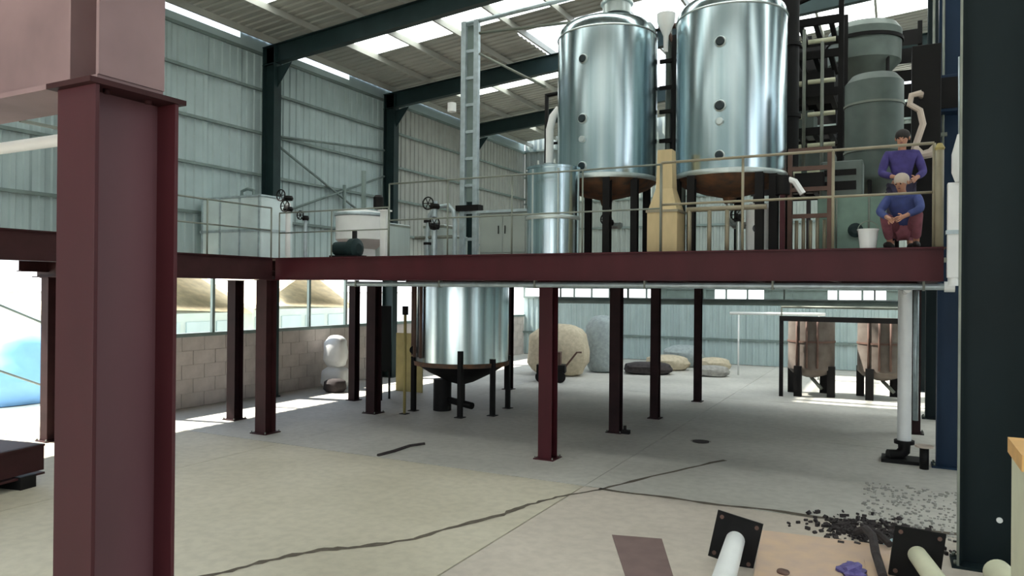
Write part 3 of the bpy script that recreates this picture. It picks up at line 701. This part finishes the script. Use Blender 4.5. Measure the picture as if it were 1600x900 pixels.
MB().lathe([(.1, 0), (.12, .03), (.12, .1), (.06, .12)], 18, mx=Matrix.Translation((.1, -.3, .45)) @ Matrix.Rotation(PI/2, 4, 'X')).build('hand_wheel', 'green', t)
MB().box(-.52, .64, -.31, .41, .0, .1).build('plinth', 'rail', t)
for x in (-.2, .3): MB().cyl((x, -.31, .1), (x, -.31, 1.0), .015, 6).build('rod', 'rail', t)
t = thing('black_switchboard', 'tall black switchboard at the right end behind the workers', 'cabinet', (.3, 12.75, DECK))
MB().box(-.12, .26, -.2, .4, .03, 3.1).build('body', 'black', t, bevel=.01)
MB().box(-.1, .24, -.215, -.2, .1, 1.5).build('door', 'black', t); MB().box(-.1, .24, -.215, -.2, 1.55, 3.0).build('door', 'black', t)
MB().box(-.1, .24, -.18, .38, 0, .03).build('plinth', 'black', t)
# pale hose hanging behind the workers
t = thing('pale_hose', 'pale crooked duct hose hanging above the standing worker', 'hose', (.3, 12.2, DECK))
MB().tube([(0, 0, 2.3), (-.13, 0, 2.28), (-.15, 0, 2.15), (-.02, 0, 2.05), (.02, 0, 1.85), (-.04, 0, 1.65), (-.1, 0, 1.45)], .045, 8).build('upper_hose', 'hose', t)
MB().tube([(-.1, 0, 1.5), (0, 0, 1.4), (.12, 0, 1.42), (.2, 0, 1.5)], .07, 8).build('lower_hose', 'hose', t)
MB().cyl((0, .02, 2.3), (.0, .38, 2.32), .03, 8).build('wall_stub', 'hose', t)
# right end of the platform
t = thing('rail_end_post', 'slim pale end post of the platform railing beside the white duct', 'post', (.48, 11.0, DECK))
MB().cyl((0, 0, -.1), (0, 0, 1.25), .05, 10).build('shaft', 'rail_cream', t)
MB().lathe([(.05, 1.25), (.06, 1.28), (.03, 1.34)], 10).build('cap', 'yellow', t)
t = thing('white_duct', 'bright white duct standing at the right end of the platform beam', 'duct', (.63, 10.86, 3.1))
MB().box(-.07, .07, -.07, .07, 0, 1.2).build('duct', 'white', t, bevel=.01)
MB().lathe([(.06, -.1), (.06, .02)], 12).build('spigot', 'white', t)
MB().box(-.085, .085, -.085, .085, .55, .6).build('joint_band', 'galv', t)
MB().box(-.1, -.07, .0, .1, .2, .26).build('bracket', 'rail', t)
t = thing('white_funnel', 'white funnel hood above the white duct by the green column', 'funnel', (.69, 10.8, 4.3))
MB().lathe([(.05, 0), (.09, .12), (.09, .35), (.03, .6)], 20).build('hood', 'white', t)
MB().cyl((0, 0, .5), (0, .1, 1.6), .02, 8).build('cable', 'galv', t)
t = thing('lamp_box', 'dark blue junction box on the blue column', 'box', (.66, 14.05, 6.1))
MB().box(-.1, .26, -.2, .12, -.25, .35).build('housing', 'blue', t, bevel=.01); MB().box(-.07, .23, -.215, -.2, -.2, .3).build('cover', 'black', t)
t = thing('white_lamp', 'small white lamp high on the blue column edge', 'lamp', (.52, 13.95, 6.2))
MB().lathe([(.03, 0), (.06, .05), (.06, .32), (.03, .38)], 14).build('lamp_body', 'white', t); MB().box(0, .2, -.02, .02, .15, .2).build('bracket', 'galv', t)
t = thing('grey_conduit', 'pair of thin grey conduits climbing the blue column', 'pipe', (.52, 14.12, 3.1))
for x in (0, .14): MB().cyl((x, -.02, 0), (x, -.02, 6), .02, 6).build('pipe', 'rail', t)
MB().box(-.04, .2, -.04, .03, 2.4, 2.46).build('clamp', 'rail', t)

# ------------------------------------------------------------------ PEOPLE
def skin_mesh(name, verts, edges, radii, root, m, parent, lev=2):
    bm = bmesh.new(); sk = bm.verts.layers.skin.verify(); vv = []
    for i, p in enumerate(verts):
        x = bm.verts.new(p); x[sk].radius = radii[i] if isinstance(radii[i], tuple) else (radii[i], radii[i]); vv.append(x)
        x[sk].use_root = (i == root)
    for a, b in edges: bm.edges.new((vv[a], vv[b]))
    me = bpy.data.meshes.new(name); bm.to_mesh(me); bm.free()
    tmp = bpy.data.objects.new(name+'_tmp', me); C.objects.link(tmp)
    s = tmp.modifiers.new('s', 'SKIN'); s.use_smooth_shade = True
    b = tmp.modifiers.new('b', 'SUBSURF'); b.levels = lev; b.render_levels = lev
    dg = bpy.context.evaluated_depsgraph_get(); dg.update()
    m2 = bpy.data.meshes.new_from_object(tmp.evaluated_get(dg)); m2.name = name
    bpy.data.objects.remove(tmp)
    m2.materials.clear(); m2.materials.append(M[m])
    o = bpy.data.objects.new(name, m2); C.objects.link(o)
    if parent: o.parent = parent
    return o
def person(loc, rz_, lab, pose, shirt, trousers, cap=None):
    """pose: dict of joint positions in local coords, facing -Y"""
    t = thing('person', lab, 'person', loc, rz_)
    P = {k: Vector(v) for k, v in pose.items()}
    V, Rr, E_, idx = [], [], [], {}
    def add(n, p, r, par=None):
        idx[n] = len(V); V.append(p); Rr.append(r)
        if par is not None: E_.append((idx[par], idx[n]))
    add('pel', P['pelvis'], .10); add('wai', P['pelvis'].lerp(P['chest'], .45), .095, 'pel'); add('che', P['chest'], .095, 'wai')
    add('nec', P['neck'], .052, 'che'); 
    hd = (P['head']-P['neck']).normalized()
    add('jaw', P['neck'].lerp(P['head'], .5)+P['face']*.02, .062, 'nec'); add('hea', P['head'], .088, 'jaw'); add('top', P['head']+hd*.07, .07, 'hea')
    for s in ('l', 'r'):
        add('sh'+s, P['shoulder_'+s], .058, 'che'); add('el'+s, P['elbow_'+s], .042, 'sh'+s); add('wr'+s, P['wrist_'+s], .028, 'el'+s)
        d = (P['wrist_'+s]-P['elbow_'+s]).normalized(); add('pa'+s, P['wrist_'+s]+d*.07, .032, 'wr'+s)
        side = d.cross(Vector((0, 1, .2))).normalized()
        for k, (off, L) in enumerate(((-.03, .065), (-.01, .08), (.01, .075), (.03, .06))):
            n = 'f%s%d' % (s, k); b0 = P['wrist_'+s]+d*.1+side*off
            add(n, b0, .0095, 'pa'+s); add(n+'b', b0+d*L*.6+Vector((0, -.01, 0)), .0085, n); add(n+'c', b0+d*L+Vector((0, -.03, 0)), .007, n+'b')
        add('th'+s, P['wrist_'+s]+d*.05-side*.045, .011, 'pa'+s); add('tt'+s, P['wrist_'+s]+d*.09-side*.065, .009, 'th'+s)
        add('hi'+s, P['hip_'+s], .088, 'pel'); add('kn'+s, P['knee_'+s], .058, 'hi'+s); add('an'+s, P['ankle_'+s], .04, 'kn'+s)
        f = P['foot_'+s]; add('to'+s, f, .035, 'an'+s)
    skin_mesh('body', V, E_, Rr, 0, 'skin', t)
    # face: eyes, nose, ears, mouth; hair
    fw = P['face'].normalized(); rt = fw.cross(Vector((0, 0, 1))).normalized(); up = rt.cross(fw); hc = P['head']
    def blob(n, c, r, m, sc=(1, 1, 1)):
        mb = MB(); bmesh.ops.create_uvsphere(mb.bm, u_segments=14, v_segments=10, radius=r)
        for v in mb.bm.verts: v.co = Vector(c)+rt*v.co.x*sc[0]+fw*v.co.y*sc[1]+up*v.co.z*sc[2]
        for f in mb.bm.faces: f.smooth = True
        return mb.build(n, m, t)
    for s in (-1, 1):
        blob('eye', hc+fw*.082+rt*.032*s, .012, 'hair', (1, .6, .7)); blob('ear', hc+rt*.088*s-up*.01, .026, 'skin', (.4, .7, 1.1))
    blob('nose', hc+fw*.095-up*.025, .016, 'skin', (.8, 1.1, 1.3)); blob('mouth', hc+fw*.08-up*.062, .02, 'redtrim', (1, .4, .3))
    blob('hair', hc-fw*.02+up*.03, .1, 'hair' if cap is None else cap, (.98, 1, .95))
    # shirt over torso and sleeves
    V, Rr, E_, idx = [], [], [], {}
    add('wai', P['pelvis'].lerp(P['chest'], .1), .135); add('mid', P['pelvis'].lerp(P['chest'], .55), .135, 'wai'); add('che', P['chest'], .15, 'mid'); add('nk', P['chest'].lerp(P['neck'], .72), .085, 'che')
    for s in ('l', 'r'):
        add('sh'+s, P['shoulder_'+s], .075, 'che'); add('el'+s, P['elbow_'+s], .058, 'sh'+s); add('wr'+s, P['elbow_'+s].lerp(P['wrist_'+s], .85), .045, 'el'+s)
    skin_mesh('shirt', V, E_, Rr, 0, shirt, t)
    V, Rr, E_, idx = [], [], [], {}
    add('pel', P['pelvis'], .14)
    for s in ('l', 'r'):
        add('hi'+s, P['hip_'+s], .105, 'pel'); add('kn'+s, P['knee_'+s], .078, 'hi'+s); add('an'+s, P['knee_'+s].lerp(P['ankle_'+s], .9), .06, 'kn'+s)
    skin_mesh('trousers', V, E_, Rr, 0, trousers, t)
    for s in ('l', 'r'):
        a, f = P['ankle_'+s], P['foot_'+s]
        mb = MB(); bmesh.ops.create_uvsphere(mb.bm, u_segments=14, v_segments=8, radius=1)
        c = (a+f)/2; d = Vector((f.x-a.x, f.y-a.y, 0)).normalized(); sx = Vector((0, 0, 1)).cross(d)
        for v in mb.bm.verts:
            q = v.co.copy(); v.co = Vector((c.x, c.y, .05))+d*(q.y*.145+.01)+sx*q.x*.052+Vector((0, 0, max(q.z*.055, -.05)))
        for fc in mb.bm.faces: fc.smooth = True
        mb.build('shoe', 'hair', t)
    return t
stand = dict(pelvis=(0, 0, .9), chest=(0, -.03, 1.27), neck=(0, -.05, 1.45), head=(0, -.09, 1.6), face=(-.3, -1, -.25),
    shoulder_l=(.19, -.02, 1.37), elbow_l=(.27, -.06, 1.1), wrist_l=(.16, -.27, 1.0), shoulder_r=(-.19, -.04, 1.37), elbow_r=(-.27, -.1, 1.1), wrist_r=(-.12, -.3, 1.02),
    hip_l=(.1, 0, .85), knee_l=(.11, -.05, .48), ankle_l=(.11, 0, .09), foot_l=(.13, -.15, .04),
    hip_r=(-.1, 0, .85), knee_r=(-.12, -.04, .48), ankle_r=(-.12, .03, .09), foot_r=(-.15, -.12, .04))
person((.05, 11.95, DECK+.008), math.radians(5), 'standing worker in a violet shirt behind the railing at right', stand, 'shirt', 'trousers')
crouch = dict(pelvis=(0, .12, .3), chest=(0, -.1, .62), neck=(0, -.18, .78), head=(0, -.25, .9), face=(-.4, -1, -.45),
    shoulder_l=(.18, -.1, .7), elbow_l=(.24, -.3, .52), wrist_l=(.08, -.48, .42), shoulder_r=(-.18, -.12, .7), elbow_r=(-.26, -.3, .5), wrist_r=(-.12, -.5, .4),
    hip_l=(.1, .1, .27), knee_l=(.2, -.28, .48), ankle_l=(.16, -.05, .09), foot_l=(.18, -.2, .04),
    hip_r=(-.1, .1, .27), knee_r=(-.2, -.28, .46), ankle_r=(-.16, -.05, .09), foot_r=(-.18, -.2, .04))
person((.08, 11.58, DECK+.008), math.radians(-8), 'worker in blue overalls crouching at the platform edge', crouch, 'coverall', 'redtrim', 'hose')
t = thing('white_bucket', 'small white bucket beside the crouching worker', 'bucket', (-.36, 11.4, DECK+.008))
MB().lathe([(.1, 0), (.13, .26), (.14, .26), (.14, .28), (.11, .28)], 20).build('pail', 'white', t)
MB().tube([(.13*math.cos(a), 0, .27+.12*math.sin(a)) for a in [PI*k/10 for k in range(11)]], .006, 5).build('handle', 'rail', t)

# ------------------------------------------------------------------ UNDER THE MEZZANINE
t = thing('cone_tank', 'big stainless tank with dark cone bottom standing under the platform', 'tank', (-9.32, 15.3, 0))
r = 1.13
MB().lathe([(r, 1.15), (r, 2.98), (r-.08, 3.02)], 48).build('shell', 'steel', t)
MB().lathe([(.1, .62), (.3, .68), (r*.7, .92), (r+.02, 1.15)], 48).build('bottom_cone', 'black', t)
MB().lathe([(r+.02, 1.1), (r+.03, 1.2)], 48, cap=False).build('skirt_band', 'rust', t)
for a, h in ((-140, .0), (-60, 0), (-20, 0), (40, 0), (120, 0)):
    x, y = (r+.02)*math.cos(math.radians(a)), (r+.02)*math.sin(math.radians(a))
    lg = MB().box(x-.05, x+.05, y-.05, y+.05, 0, 1.5 if a == -60 else 1.3).build('leg', 'black', t)
    MB().box(x-.1, x+.1, y-.1, y+.1, 0, .015).build('foot_plate', 'black', lg)
MB().cyl((-.35, -.3, 0), (-.35, -.3, .75), .22, 16).build('discharge_pump', 'black', t)
MB().cyl((-.3, -.3, .28), (.6, -.5, .2), .08, 10).build('drain_pipe', 'black', t)
for a in (-150, -128, -112): MB().cyl(((r+.05)*math.cos(math.radians(a)), (r+.05)*math.sin(math.radians(a)), 1.3), ((r+.05)*math.cos(math.radians(a)), (r+.05)*math.sin(math.radians(a)), 3.0), .04, 8).build('riser_pipe', 'brown', t)
MB().lathe([(.1, 0), (.1, .06)], 14, mx=Matrix.Translation((-.9, -.72, 1.45)) @ Matrix.Rotation(PI/2, 4, 'X') @ Matrix.Rotation(.6, 4, 'Y')).build('manhole', 'black', t)
t = thing('thin_pole', 'thin olive pole left of the cone bottomed tank', 'pole', (-10.13, 14.1, 0))
MB().cyl((0, 0, 0), (0, 0, 2.5), .035, 8).build('shaft', 'yellow', t); MB().box(-.09, .09, -.09, .09, 0, .012).build('base', 'black', t); MB().lathe([(.07, 2.3), (.07, 2.5)], 10).build('head', 'black', t)
t = thing('dark_locker', 'narrow dark locker between the close pair of dark posts', 'locker', (-12.05, 15.65, 0))
MB().box(-.25, .22, -.2, .2, .75, 2.45).build('body', 'black', t, bevel=.01)
for x in (-.22, .19):
    for y in (-.17, .17): MB().box(x-.02, x+.02, y-.02, y+.02, 0, .75).build('leg', 'black', t)
MB().box(-.23, .2, -.215, -.2, .8, 2.4).build('door', 'black', t)
t = thing('ochre_panel', 'ochre board leaning beside the dark locker', 'board', (-12.2, 17.2, 0))
MB().box(-.45, .45, -.02, .02, 0, 1.65).build('board', 'yellow', t); MB().box(-.45, .45, .02, .06, .8, .88).build('batten', 'yellow', t)
def sack(u, v, z, s, m, lab, rz0=0, grp='sacks'):
    mb = MB(); bmesh.ops.create_icosphere(mb.bm, subdivisions=3, radius=1)
    rr = random.Random(int(u*97+v*13+z*7))
    ph = rr.random()*6
    for vv in mb.bm.verts:
        c = vv.co; n = 1+.08*math.sin(4*c.x+ph)*math.cos(5*c.y)+.05*math.sin(9*c.z+3*c.x)
        x = math.copysign(abs(c.x)**.75, c.x)*s[0]*n; y = math.copysign(abs(c.y)**.75, c.y)*s[1]*n; zz = math.copysign(abs(c.z)**.7, c.z)*s[2]
        vv.co = (x, y, max(zz, -s[2]*.85)+s[2]*.85)
    for f in mb.bm.faces: f.smooth = True
    o = mb.build('sack', m, None, (u, v, z)); o.rotation_euler.z = rz0
    return tag(o, lab, 'sack', grp)
sack(-10.3, 23.3, 0, (1.05, .75, .95), 'sack', 'huge round tan sack by the far left corner right of the cone tank', .2, 'bulk sacks by the far wall')
sack(-9.35, 25.0, 0, (.6, .6, 1.1), 'sack2', 'tall grey sack standing behind the huge tan sack', .2, 'bulk sacks by the far wall')
sack(-7.75, 25.3, 0, (.85, .6, .22), 'rubble', 'flat dark sack on the floor near the far wall', .4, 'bulk sacks by the far wall')
sack(-7.5, 26.9, 0, (.75, .6, .3), 'sack', 'tan sack lying behind the flat dark sack', .7, 'bulk sacks by the far wall')
sack(-7.3, 28.5, 0, (.8, .6, .45), 'sack2', 'grey sack behind the lying tan sack', .1, 'bulk sacks by the far wall')
sack(-5.9, 27.2, 0, (.6, .45, .28), 'sack', 'tan sack left of the farthest slim post', .9, 'bulk sacks by the far wall')
sack(-5.6, 25.7, 0, (.55, .4, .2), 'stone', 'small pale sack nearest the farthest slim post', .3, 'bulk sacks by the far wall')
sack(-14.45, 16.7, 0, (.4, .35, .35), 'white', 'white sack at the foot of the left wall, lower of two', .3, 'sacks at the left wall')
sack(-14.45, 16.7, .62, (.32, .3, .5), 'white', 'tall white sack stacked at the left wall', .3, 'sacks at the left wall')
sack(-13.95, 16.1, 0, (.3, .3, .2), 'rubble', 'small dark sack before the white sacks at left wall', .3, 'sacks at the left wall')
# dark wheel barrow-like pump right of far post
t = thing('hand_cart', 'small dark hand cart behind the thin post right of the cone tank', 'cart', (-9.7, 21.4, 0), .3)
MB().box(-.45, .45, -.25, .25, .3, .55).build('tray', 'black', t)
for s in (-1, 1): MB().lathe([(.18, -.03), (.18, .03)], 18, mx=Matrix.Translation((s*.3, -.28, .18)) @ Matrix.Rotation(PI/2, 4, 'X')).build('wheel', 'black', t)
MB().tube([(.45, 0, .5), (.8, 0, .95), (.95, 0, .95)], .03, 8).build('handle', 'brown', t); MB().box(-.3, .3, -.2, .2, .55, .95).build('load', 'brown', t)
MB().box(-.35, .35, -.3, .3, .16, .3).build('axle_frame', 'black', t)

def dark_leg_tank(u, v, lab, r, m):
    t = thing('brown_tank', lab, 'tank', (u, v, 0), 0, 'grey brown tanks at the far right')
    MB().lathe([(.15, .5), (r*.8, .62), (r, .75), (r, 2.15), (r-.06, 2.2)], 32).build('shell', m, t)
    for k in range(4):
        a = k*PI/2+PI/4+.3
        lg = MB().box(-.1, .1, -.1, .1, 0, .85).build('leg', 'black', t, (r*1.0*math.cos(a), r*1.0*math.sin(a), 0))
    for a in (-120, -95, -70): MB().cyl((r*1.04*math.cos(math.radians(a)), r*1.04*math.sin(math.radians(a)), .8), (r*1.04*math.cos(math.radians(a)), r*1.04*math.sin(math.radians(a)), 2.2), .03, 8).build('pipe', 'brown', t)
    MB().lathe([(r+.02, 1.5), (r+.02, 1.55)], 32).build('hoop', 'brown', t)
    MB().cyl((0, 0, .5), (.3, -.2, .2), .05, 8).build('drain', 'rail', t)
dark_leg_tank(-2.15, 22.6, 'grey brown tank on black legs left of the white standpipe', .62, 'brown_grey')
dark_leg_tank(-.35, 22.8, 'grey brown tank on black legs partly hidden by the white standpipe', .62, 'brown_grey')
t = thing('support_frame', 'dark frame with long top bar over the grey brown tanks', 'frame', (-2.85, 21.8, 0))
for x in (0, 3.1): MB().box(x-.05, x+.05, -.05, .05, 0, 2.2).build('post', 'black', t)
MB().box(-.05, 3.15, -.06, .06, 2.1, 2.24).build('top_bar', 'black', t)
MB().cyl((0, 0, 2.5), (3.2, 0, 2.5), .04, 8).build('pipe', 'rail', t)
for x in (0, 3.1): MB().box(x-.02, x+.02, -.02, .02, 2.2, 2.5).build('pipe_stay', 'rail', t)
t = thing('overhead_pipe', 'long grey pipe run under the rear of the platform', 'pipe', (-9.2, 20.2, 2.6))
MB().cyl((0, 0, 0), (9.6, 0, .05), .09, 10).build('pipe', 'girt', t)
for k in range(5): MB().box(k*2.1+.3, k*2.1+.34, -.02, .02, 0, .47).build('hanger', 'girt', t)
t = thing('light_tube', 'pale pipe crossing in front of the far wall right of the slim post', 'pipe', (-5.2, 26.6, 2.15))
MB().cyl((0, 0, 0), (3.1, 0, .03), .05, 8).build('pipe', 'white', t)
for x in (.3, 2.9): MB().cyl((x, 0, -2.15), (x, 0, 0), .03, 8).build('stand', 'white', t)

# maroon beam lying at left
t = thing('lying_beam', 'maroon steel beam lying on black sleepers at the left edge', 'beam', (-11.55, 5.9, 0), math.radians(10))
MB().ibeam_y(-3.6, .5, 0, 1.1, .14, .58, .03, .03).build('beam', 'maroon_dull', t)
for y in (-2.6, -.8, .2): MB().box(-.6, .6, y-.12, y+.12, 0, .18).build('sleeper', 'black', t)
MB().box(.5, .53, -3.6, .5, .2, .58).build('side_plate', 'maroon_dull', t)

# outside the left wall: yard, blue tarpaulin heap, sheds, stair rails
t = thing('blue_tarpaulin', 'light blue tarpaulin heap out in the bright yard at left', 'tarpaulin', (-20.5, 11.4, -.03))
mb = MB(); bmesh.ops.create_icosphere(mb.bm, subdivisions=4, radius=1)
for vv in mb.bm.verts:
    c = vv.co.copy(); n = 1+.1*math.sin(5*c.x+1)*math.sin(4*c.y)+.06*math.sin(11*c.z+4*c.y)
    vv.co = (c.x*1.6*n, c.y*2.4*n, max(c.z, 0)*1.9*n)
for f in mb.bm.faces: f.smooth = True
mb.build('cover', 'tarp', t)
t = thing('yard_stair_rail', 'pair of thin dark sloping stair rails outside the doorway', 'railing', (-16.4, 8.0, -.03))
for z in (1.0, 2.35): MB().tube([(0, -1.8, z+1.3), (0, 3.2, z-1.0)], .025, 8).build('rail', 'girt', t)
for y in (-1.6, .6, 2.6): MB().cyl((0, y, 0), (0, y, 2.35-.46*(y-0)+.4), .025, 8).build('post', 'girt', t)
def shed(u, v, w, l, h, rh, lab, rzz=0):
    t = thing('yard_shed', lab, 'shed', (u, v, -.03), rzz)
    MB().box(-w/2, w/2, -l/2, l/2, 0, h).build('wall', 'shedw', t)
    MB().prism([(-l/2-.3, h-.05), (0, h+rh), (l/2+.3, h-.05), (l/2+.3, h+.1), (0, h+rh+.15), (-l/2-.3, h+.1)], -w/2-.3, w/2+.3, 'x').build('roof', 'hill', t)
    for k in range(4): MB().box(w/2, w/2+.05, -l/2+l*(k+.1)/4, -l/2+l*(k+.9)/4, .3, h-.3).build('panel', 'sheet', t)
shed(-24, 17.5, 4, 5.2, 2.0, 1.5, 'low pale shed with tan pitched roof outside the near window band')
shed(-26, 25.5, 4, 6, 2.0, 1.7, 'farther pale shed with tan pitched roof outside the wall opening')
t = thing('yard_wall', 'long pale boundary wall across the yard', 'wall', (-34, 15, -.03))
MB().box(-.15, .15, -30, 40, 0, 2.6).build('wall', 'white', t); MB().box(-.22, .22, -30, 40, 2.6, 2.7).build('coping', 'block', t)
for k in range(14): MB().box(.15, .25, -30+k*5, -29.7+k*5, 0, 2.6).build('pier', 'block', t)

# ------------------------------------------------------------------ FOREGROUND RIGHT
def fallen_post(u, v, ln, lab, m, tilt=0, plate=True, r=.12, dirx=0.0):
    t = thing('fallen_post', lab, 'post', (u, v, 0), dirx)
    zc = .27
    if plate:
        mx = Matrix.Translation((0, 0, zc)) @ Matrix.Rotation(tilt, 4, 'Y')
        MB().box(-.235, .235, 0, .025, -.255, .255, mx).build('end_plate', 'black', t)
        for s in (-1, 1):
            for q in (-1, 1):
                MB().lathe([(.022, -.012), (.022, 0)], 8, mx=mx @ Matrix.Translation((s*.18, 0, q*.2)) @ Matrix.Rotation(-PI/2, 4, 'X')).build('bolt', 'brown', t)
    MB().cyl((0, 0, zc), (0, -ln, r+.0), r*.82, 24, r).build('pipe', m, t)
    return t
fallen_post(-1.5, 8.05, 2.2, 'white pipe post lying with a black square end plate, left one', 'white', .2, dirx=.08)
fallen_post(.2, 8.5, 2.2, 'cream pipe post lying with a black square end plate, beside the green column', 'cream', .12, r=.11, dirx=.25)
t = fallen_post(.86, 8.35, 1.4, 'thick cream pipe lying at the foot of the wide green column', 'cream', 0, False, .15, .25)
t = thing('plywood_sheet', 'tan plywood sheet lying between the two black end plates', 'board', (-.62, 8.55, 0), .1)
MB().box(-.72, .72, -1.3, .85, .0, .03).build('sheet', 'ply', t); MB().box(.35, .55, -1.1, .2, .03, .05).build('offcut', 'ply', t)
t = tag(MB().prism([(-2.98, 8.35), (-2.42, 8.5), (-1.9, 7.2), (-2.35, 7.05)], 0, .006).build('brown_patch', mat('brown_patch', (116, 96, 92), .85, 0, .1, 4)), 'flat brown patch on the floor left of the fallen posts', 'plate')  # thin flat brown shape on the floor
for i, (u, v, s, m, lab) in enumerate(((-.38, 8.35, .13, 'purple', 'crumpled purple wrapper on the plywood sheet'), (.02, 9.55, .12, 'bag', 'pale blue plastic bag on the dark rubble'), (-.18, 7.95, .1, 'trousers', 'dark rag at the right edge of the plywood sheet'), (-1.0, 8.0, .06, 'brown', 'small brown clod on the left of the plywood sheet'))):
    mb = MB(); bmesh.ops.create_icosphere(mb.bm, subdivisions=3, radius=s)
    for vv in mb.bm.verts:
        n = 1+.3*math.sin(vv.co.x*40+i)*math.cos(vv.co.y*33)+.15*math.sin(vv.co.z*70); vv.co = vv.co*n; vv.co.z = max(vv.co.z*.7, -.0)
    tag(mb.build(('wrapper', 'plastic_bag', 'rag', 'clod')[i], m, None, (u, v, 0 if i == 1 else .03)), lab, ('wrapper', 'bag', 'rag', 'clod')[i])
t = thing('bent_strap', 'dark bent iron strap lying across the rubble by the cream post', 'strap', (-.3, 9.1, .04))
MB().tube([(-.1, .5, .05), (0, .3, .16), (.08, 0, .18), (.12, -.4, .12), (.2, -.9, .05)], .045, 8).build('strap', 'rubble', t)
MB().tube([(0, .3, .16), (.14, .35, .1), (.25, .2, .05)], .04, 8).build('branch', 'rubble', t)
# rubble scatter: crumbs nobody could count
mb = MB(); rr = random.Random(5)
for k in range(520):
    a = rr.gauss(0, 1); b = rr.gauss(0, 1)
    x, y = -.2+a*.34, 9.95+b*.27-a*.04; s = rr.uniform(.008, .035)
    mx = Matrix.Translation((x, y, s*.6)) @ Matrix.Rotation(rr.random()*6, 4, 'Z') @ Matrix.Rotation(rr.random()*2, 4, 'X')
    mb.box(-s, s, -s*.7, s*.7, -s*.5, s*.5, mx)
tag(mb.build('rubble_crumbs', 'rubble'), 'scatter of small dark rubble crumbs beyond the plywood sheet', 'rubble', None, 'stuff')
mb = MB()
for k in range(420):
    x, y = rr.uniform(-.4, .9), rr.uniform(10.0, 12.6); s = rr.uniform(.006, .02)
    mb.box(-s, s, -s, s, 0, s, Matrix.Translation((x, y, 0)) @ Matrix.Rotation(rr.random()*6, 4, 'Z'))
tag(mb.build('pale_grit', 'stone'), 'sprinkle of pale grit on the floor before the blue column', 'grit', None, 'stuff')
for k, (x, y, s) in enumerate(((-.55, 10.05, .06), (-.75, 9.95, .05), (.1, 10.3, .06), (.32, 10.0, .07), (.2, 9.6, .08), (-.1, 9.65, .07), (-.3, 9.75, .08), (.36, 8.25, .07), (.5, 8.1, .09), (.4, 7.8, .08), (.55, 8.5, .06))):
    mb = MB(); bmesh.ops.create_icosphere(mb.bm, subdivisions=2, radius=s)
    for vv in mb.bm.verts: vv.co = vv.co*(1+.25*math.sin(vv.co.x*50+k*2)*math.cos(vv.co.y*44+k)); vv.co.z = max(vv.co.z*.75, -.02)
    dark = k < 7
    tag(mb.build('rock', 'rubble' if dark else 'stone', None, (x, y, .02)),
        ['dark lump at the left tip of the rubble', 'outlying dark lump farthest left of the rubble', 'dark lump at the far side of the rubble', 'dark lump at the right side of the rubble nearest the end plate',
         'dark lump near right of the pale blue bag', 'dark lump just left of the pale blue bag', 'dark lump at the near left of the rubble', 'grey stone right beside the cream fallen post',
         'largest grey stone between the cream pipes', 'grey stone nearest the viewer between the cream pipes', 'grey stone at the foot of the wide green column'][k], 'rock', 'rubble lumps')
t = thing('floor_drain', 'small dark drain cover on the floor right of the middle posts', 'drain', (-3.34, 14.37, 0))
MB().lathe([(.16, 0), (.16, .008)], 20).build('cover', 'rubble', t); MB().lathe([(.18, 0), (.19, .005)], 20, cap=False).build('rim', 'crack', t)
tag(MB().tube([(-7.95, 10.3, .015), (-7.9, 10.7, .02), (-7.93, 11.2, .015), (-7.8, 11.5, .015)], .03, 6).build('shadow_streak', 'rubble'), 'short dark streak of shadow on the floor below the platform edge', 'rod')  # small floor shadow built as a dark tube
t = thing('black_bracket', 'small black bracket at the foot of the first post behind', 'bracket', (-4.88, 14.4, 0))
MB().box(-.05, .1, -.05, .05, 0, .08).build('base', 'black', t); MB().box(-.02, .02, -.03, .03, .08, .16).build('stub', 'black', t)
# cream cabinet at right edge
t = thing('cream_cabinet', 'cream cabinet with orange top edge at the right border', 'cabinet', (1.275, 5.7, 0))
MB().box(-.58, .5, -.3, .3, .02, 1.83).build('body', 'cream', t, bevel=.01)
MB().box(-.6, .52, -.32, .32, 1.83, 1.93).build('top', 'orange', t)
MB().box(-.55, .47, -.315, -.3, .1, 1.75).build('door', 'cream', t); MB().box(-.5, .42, -.28, .38, 0, .02).build('plinth', 'black', t)
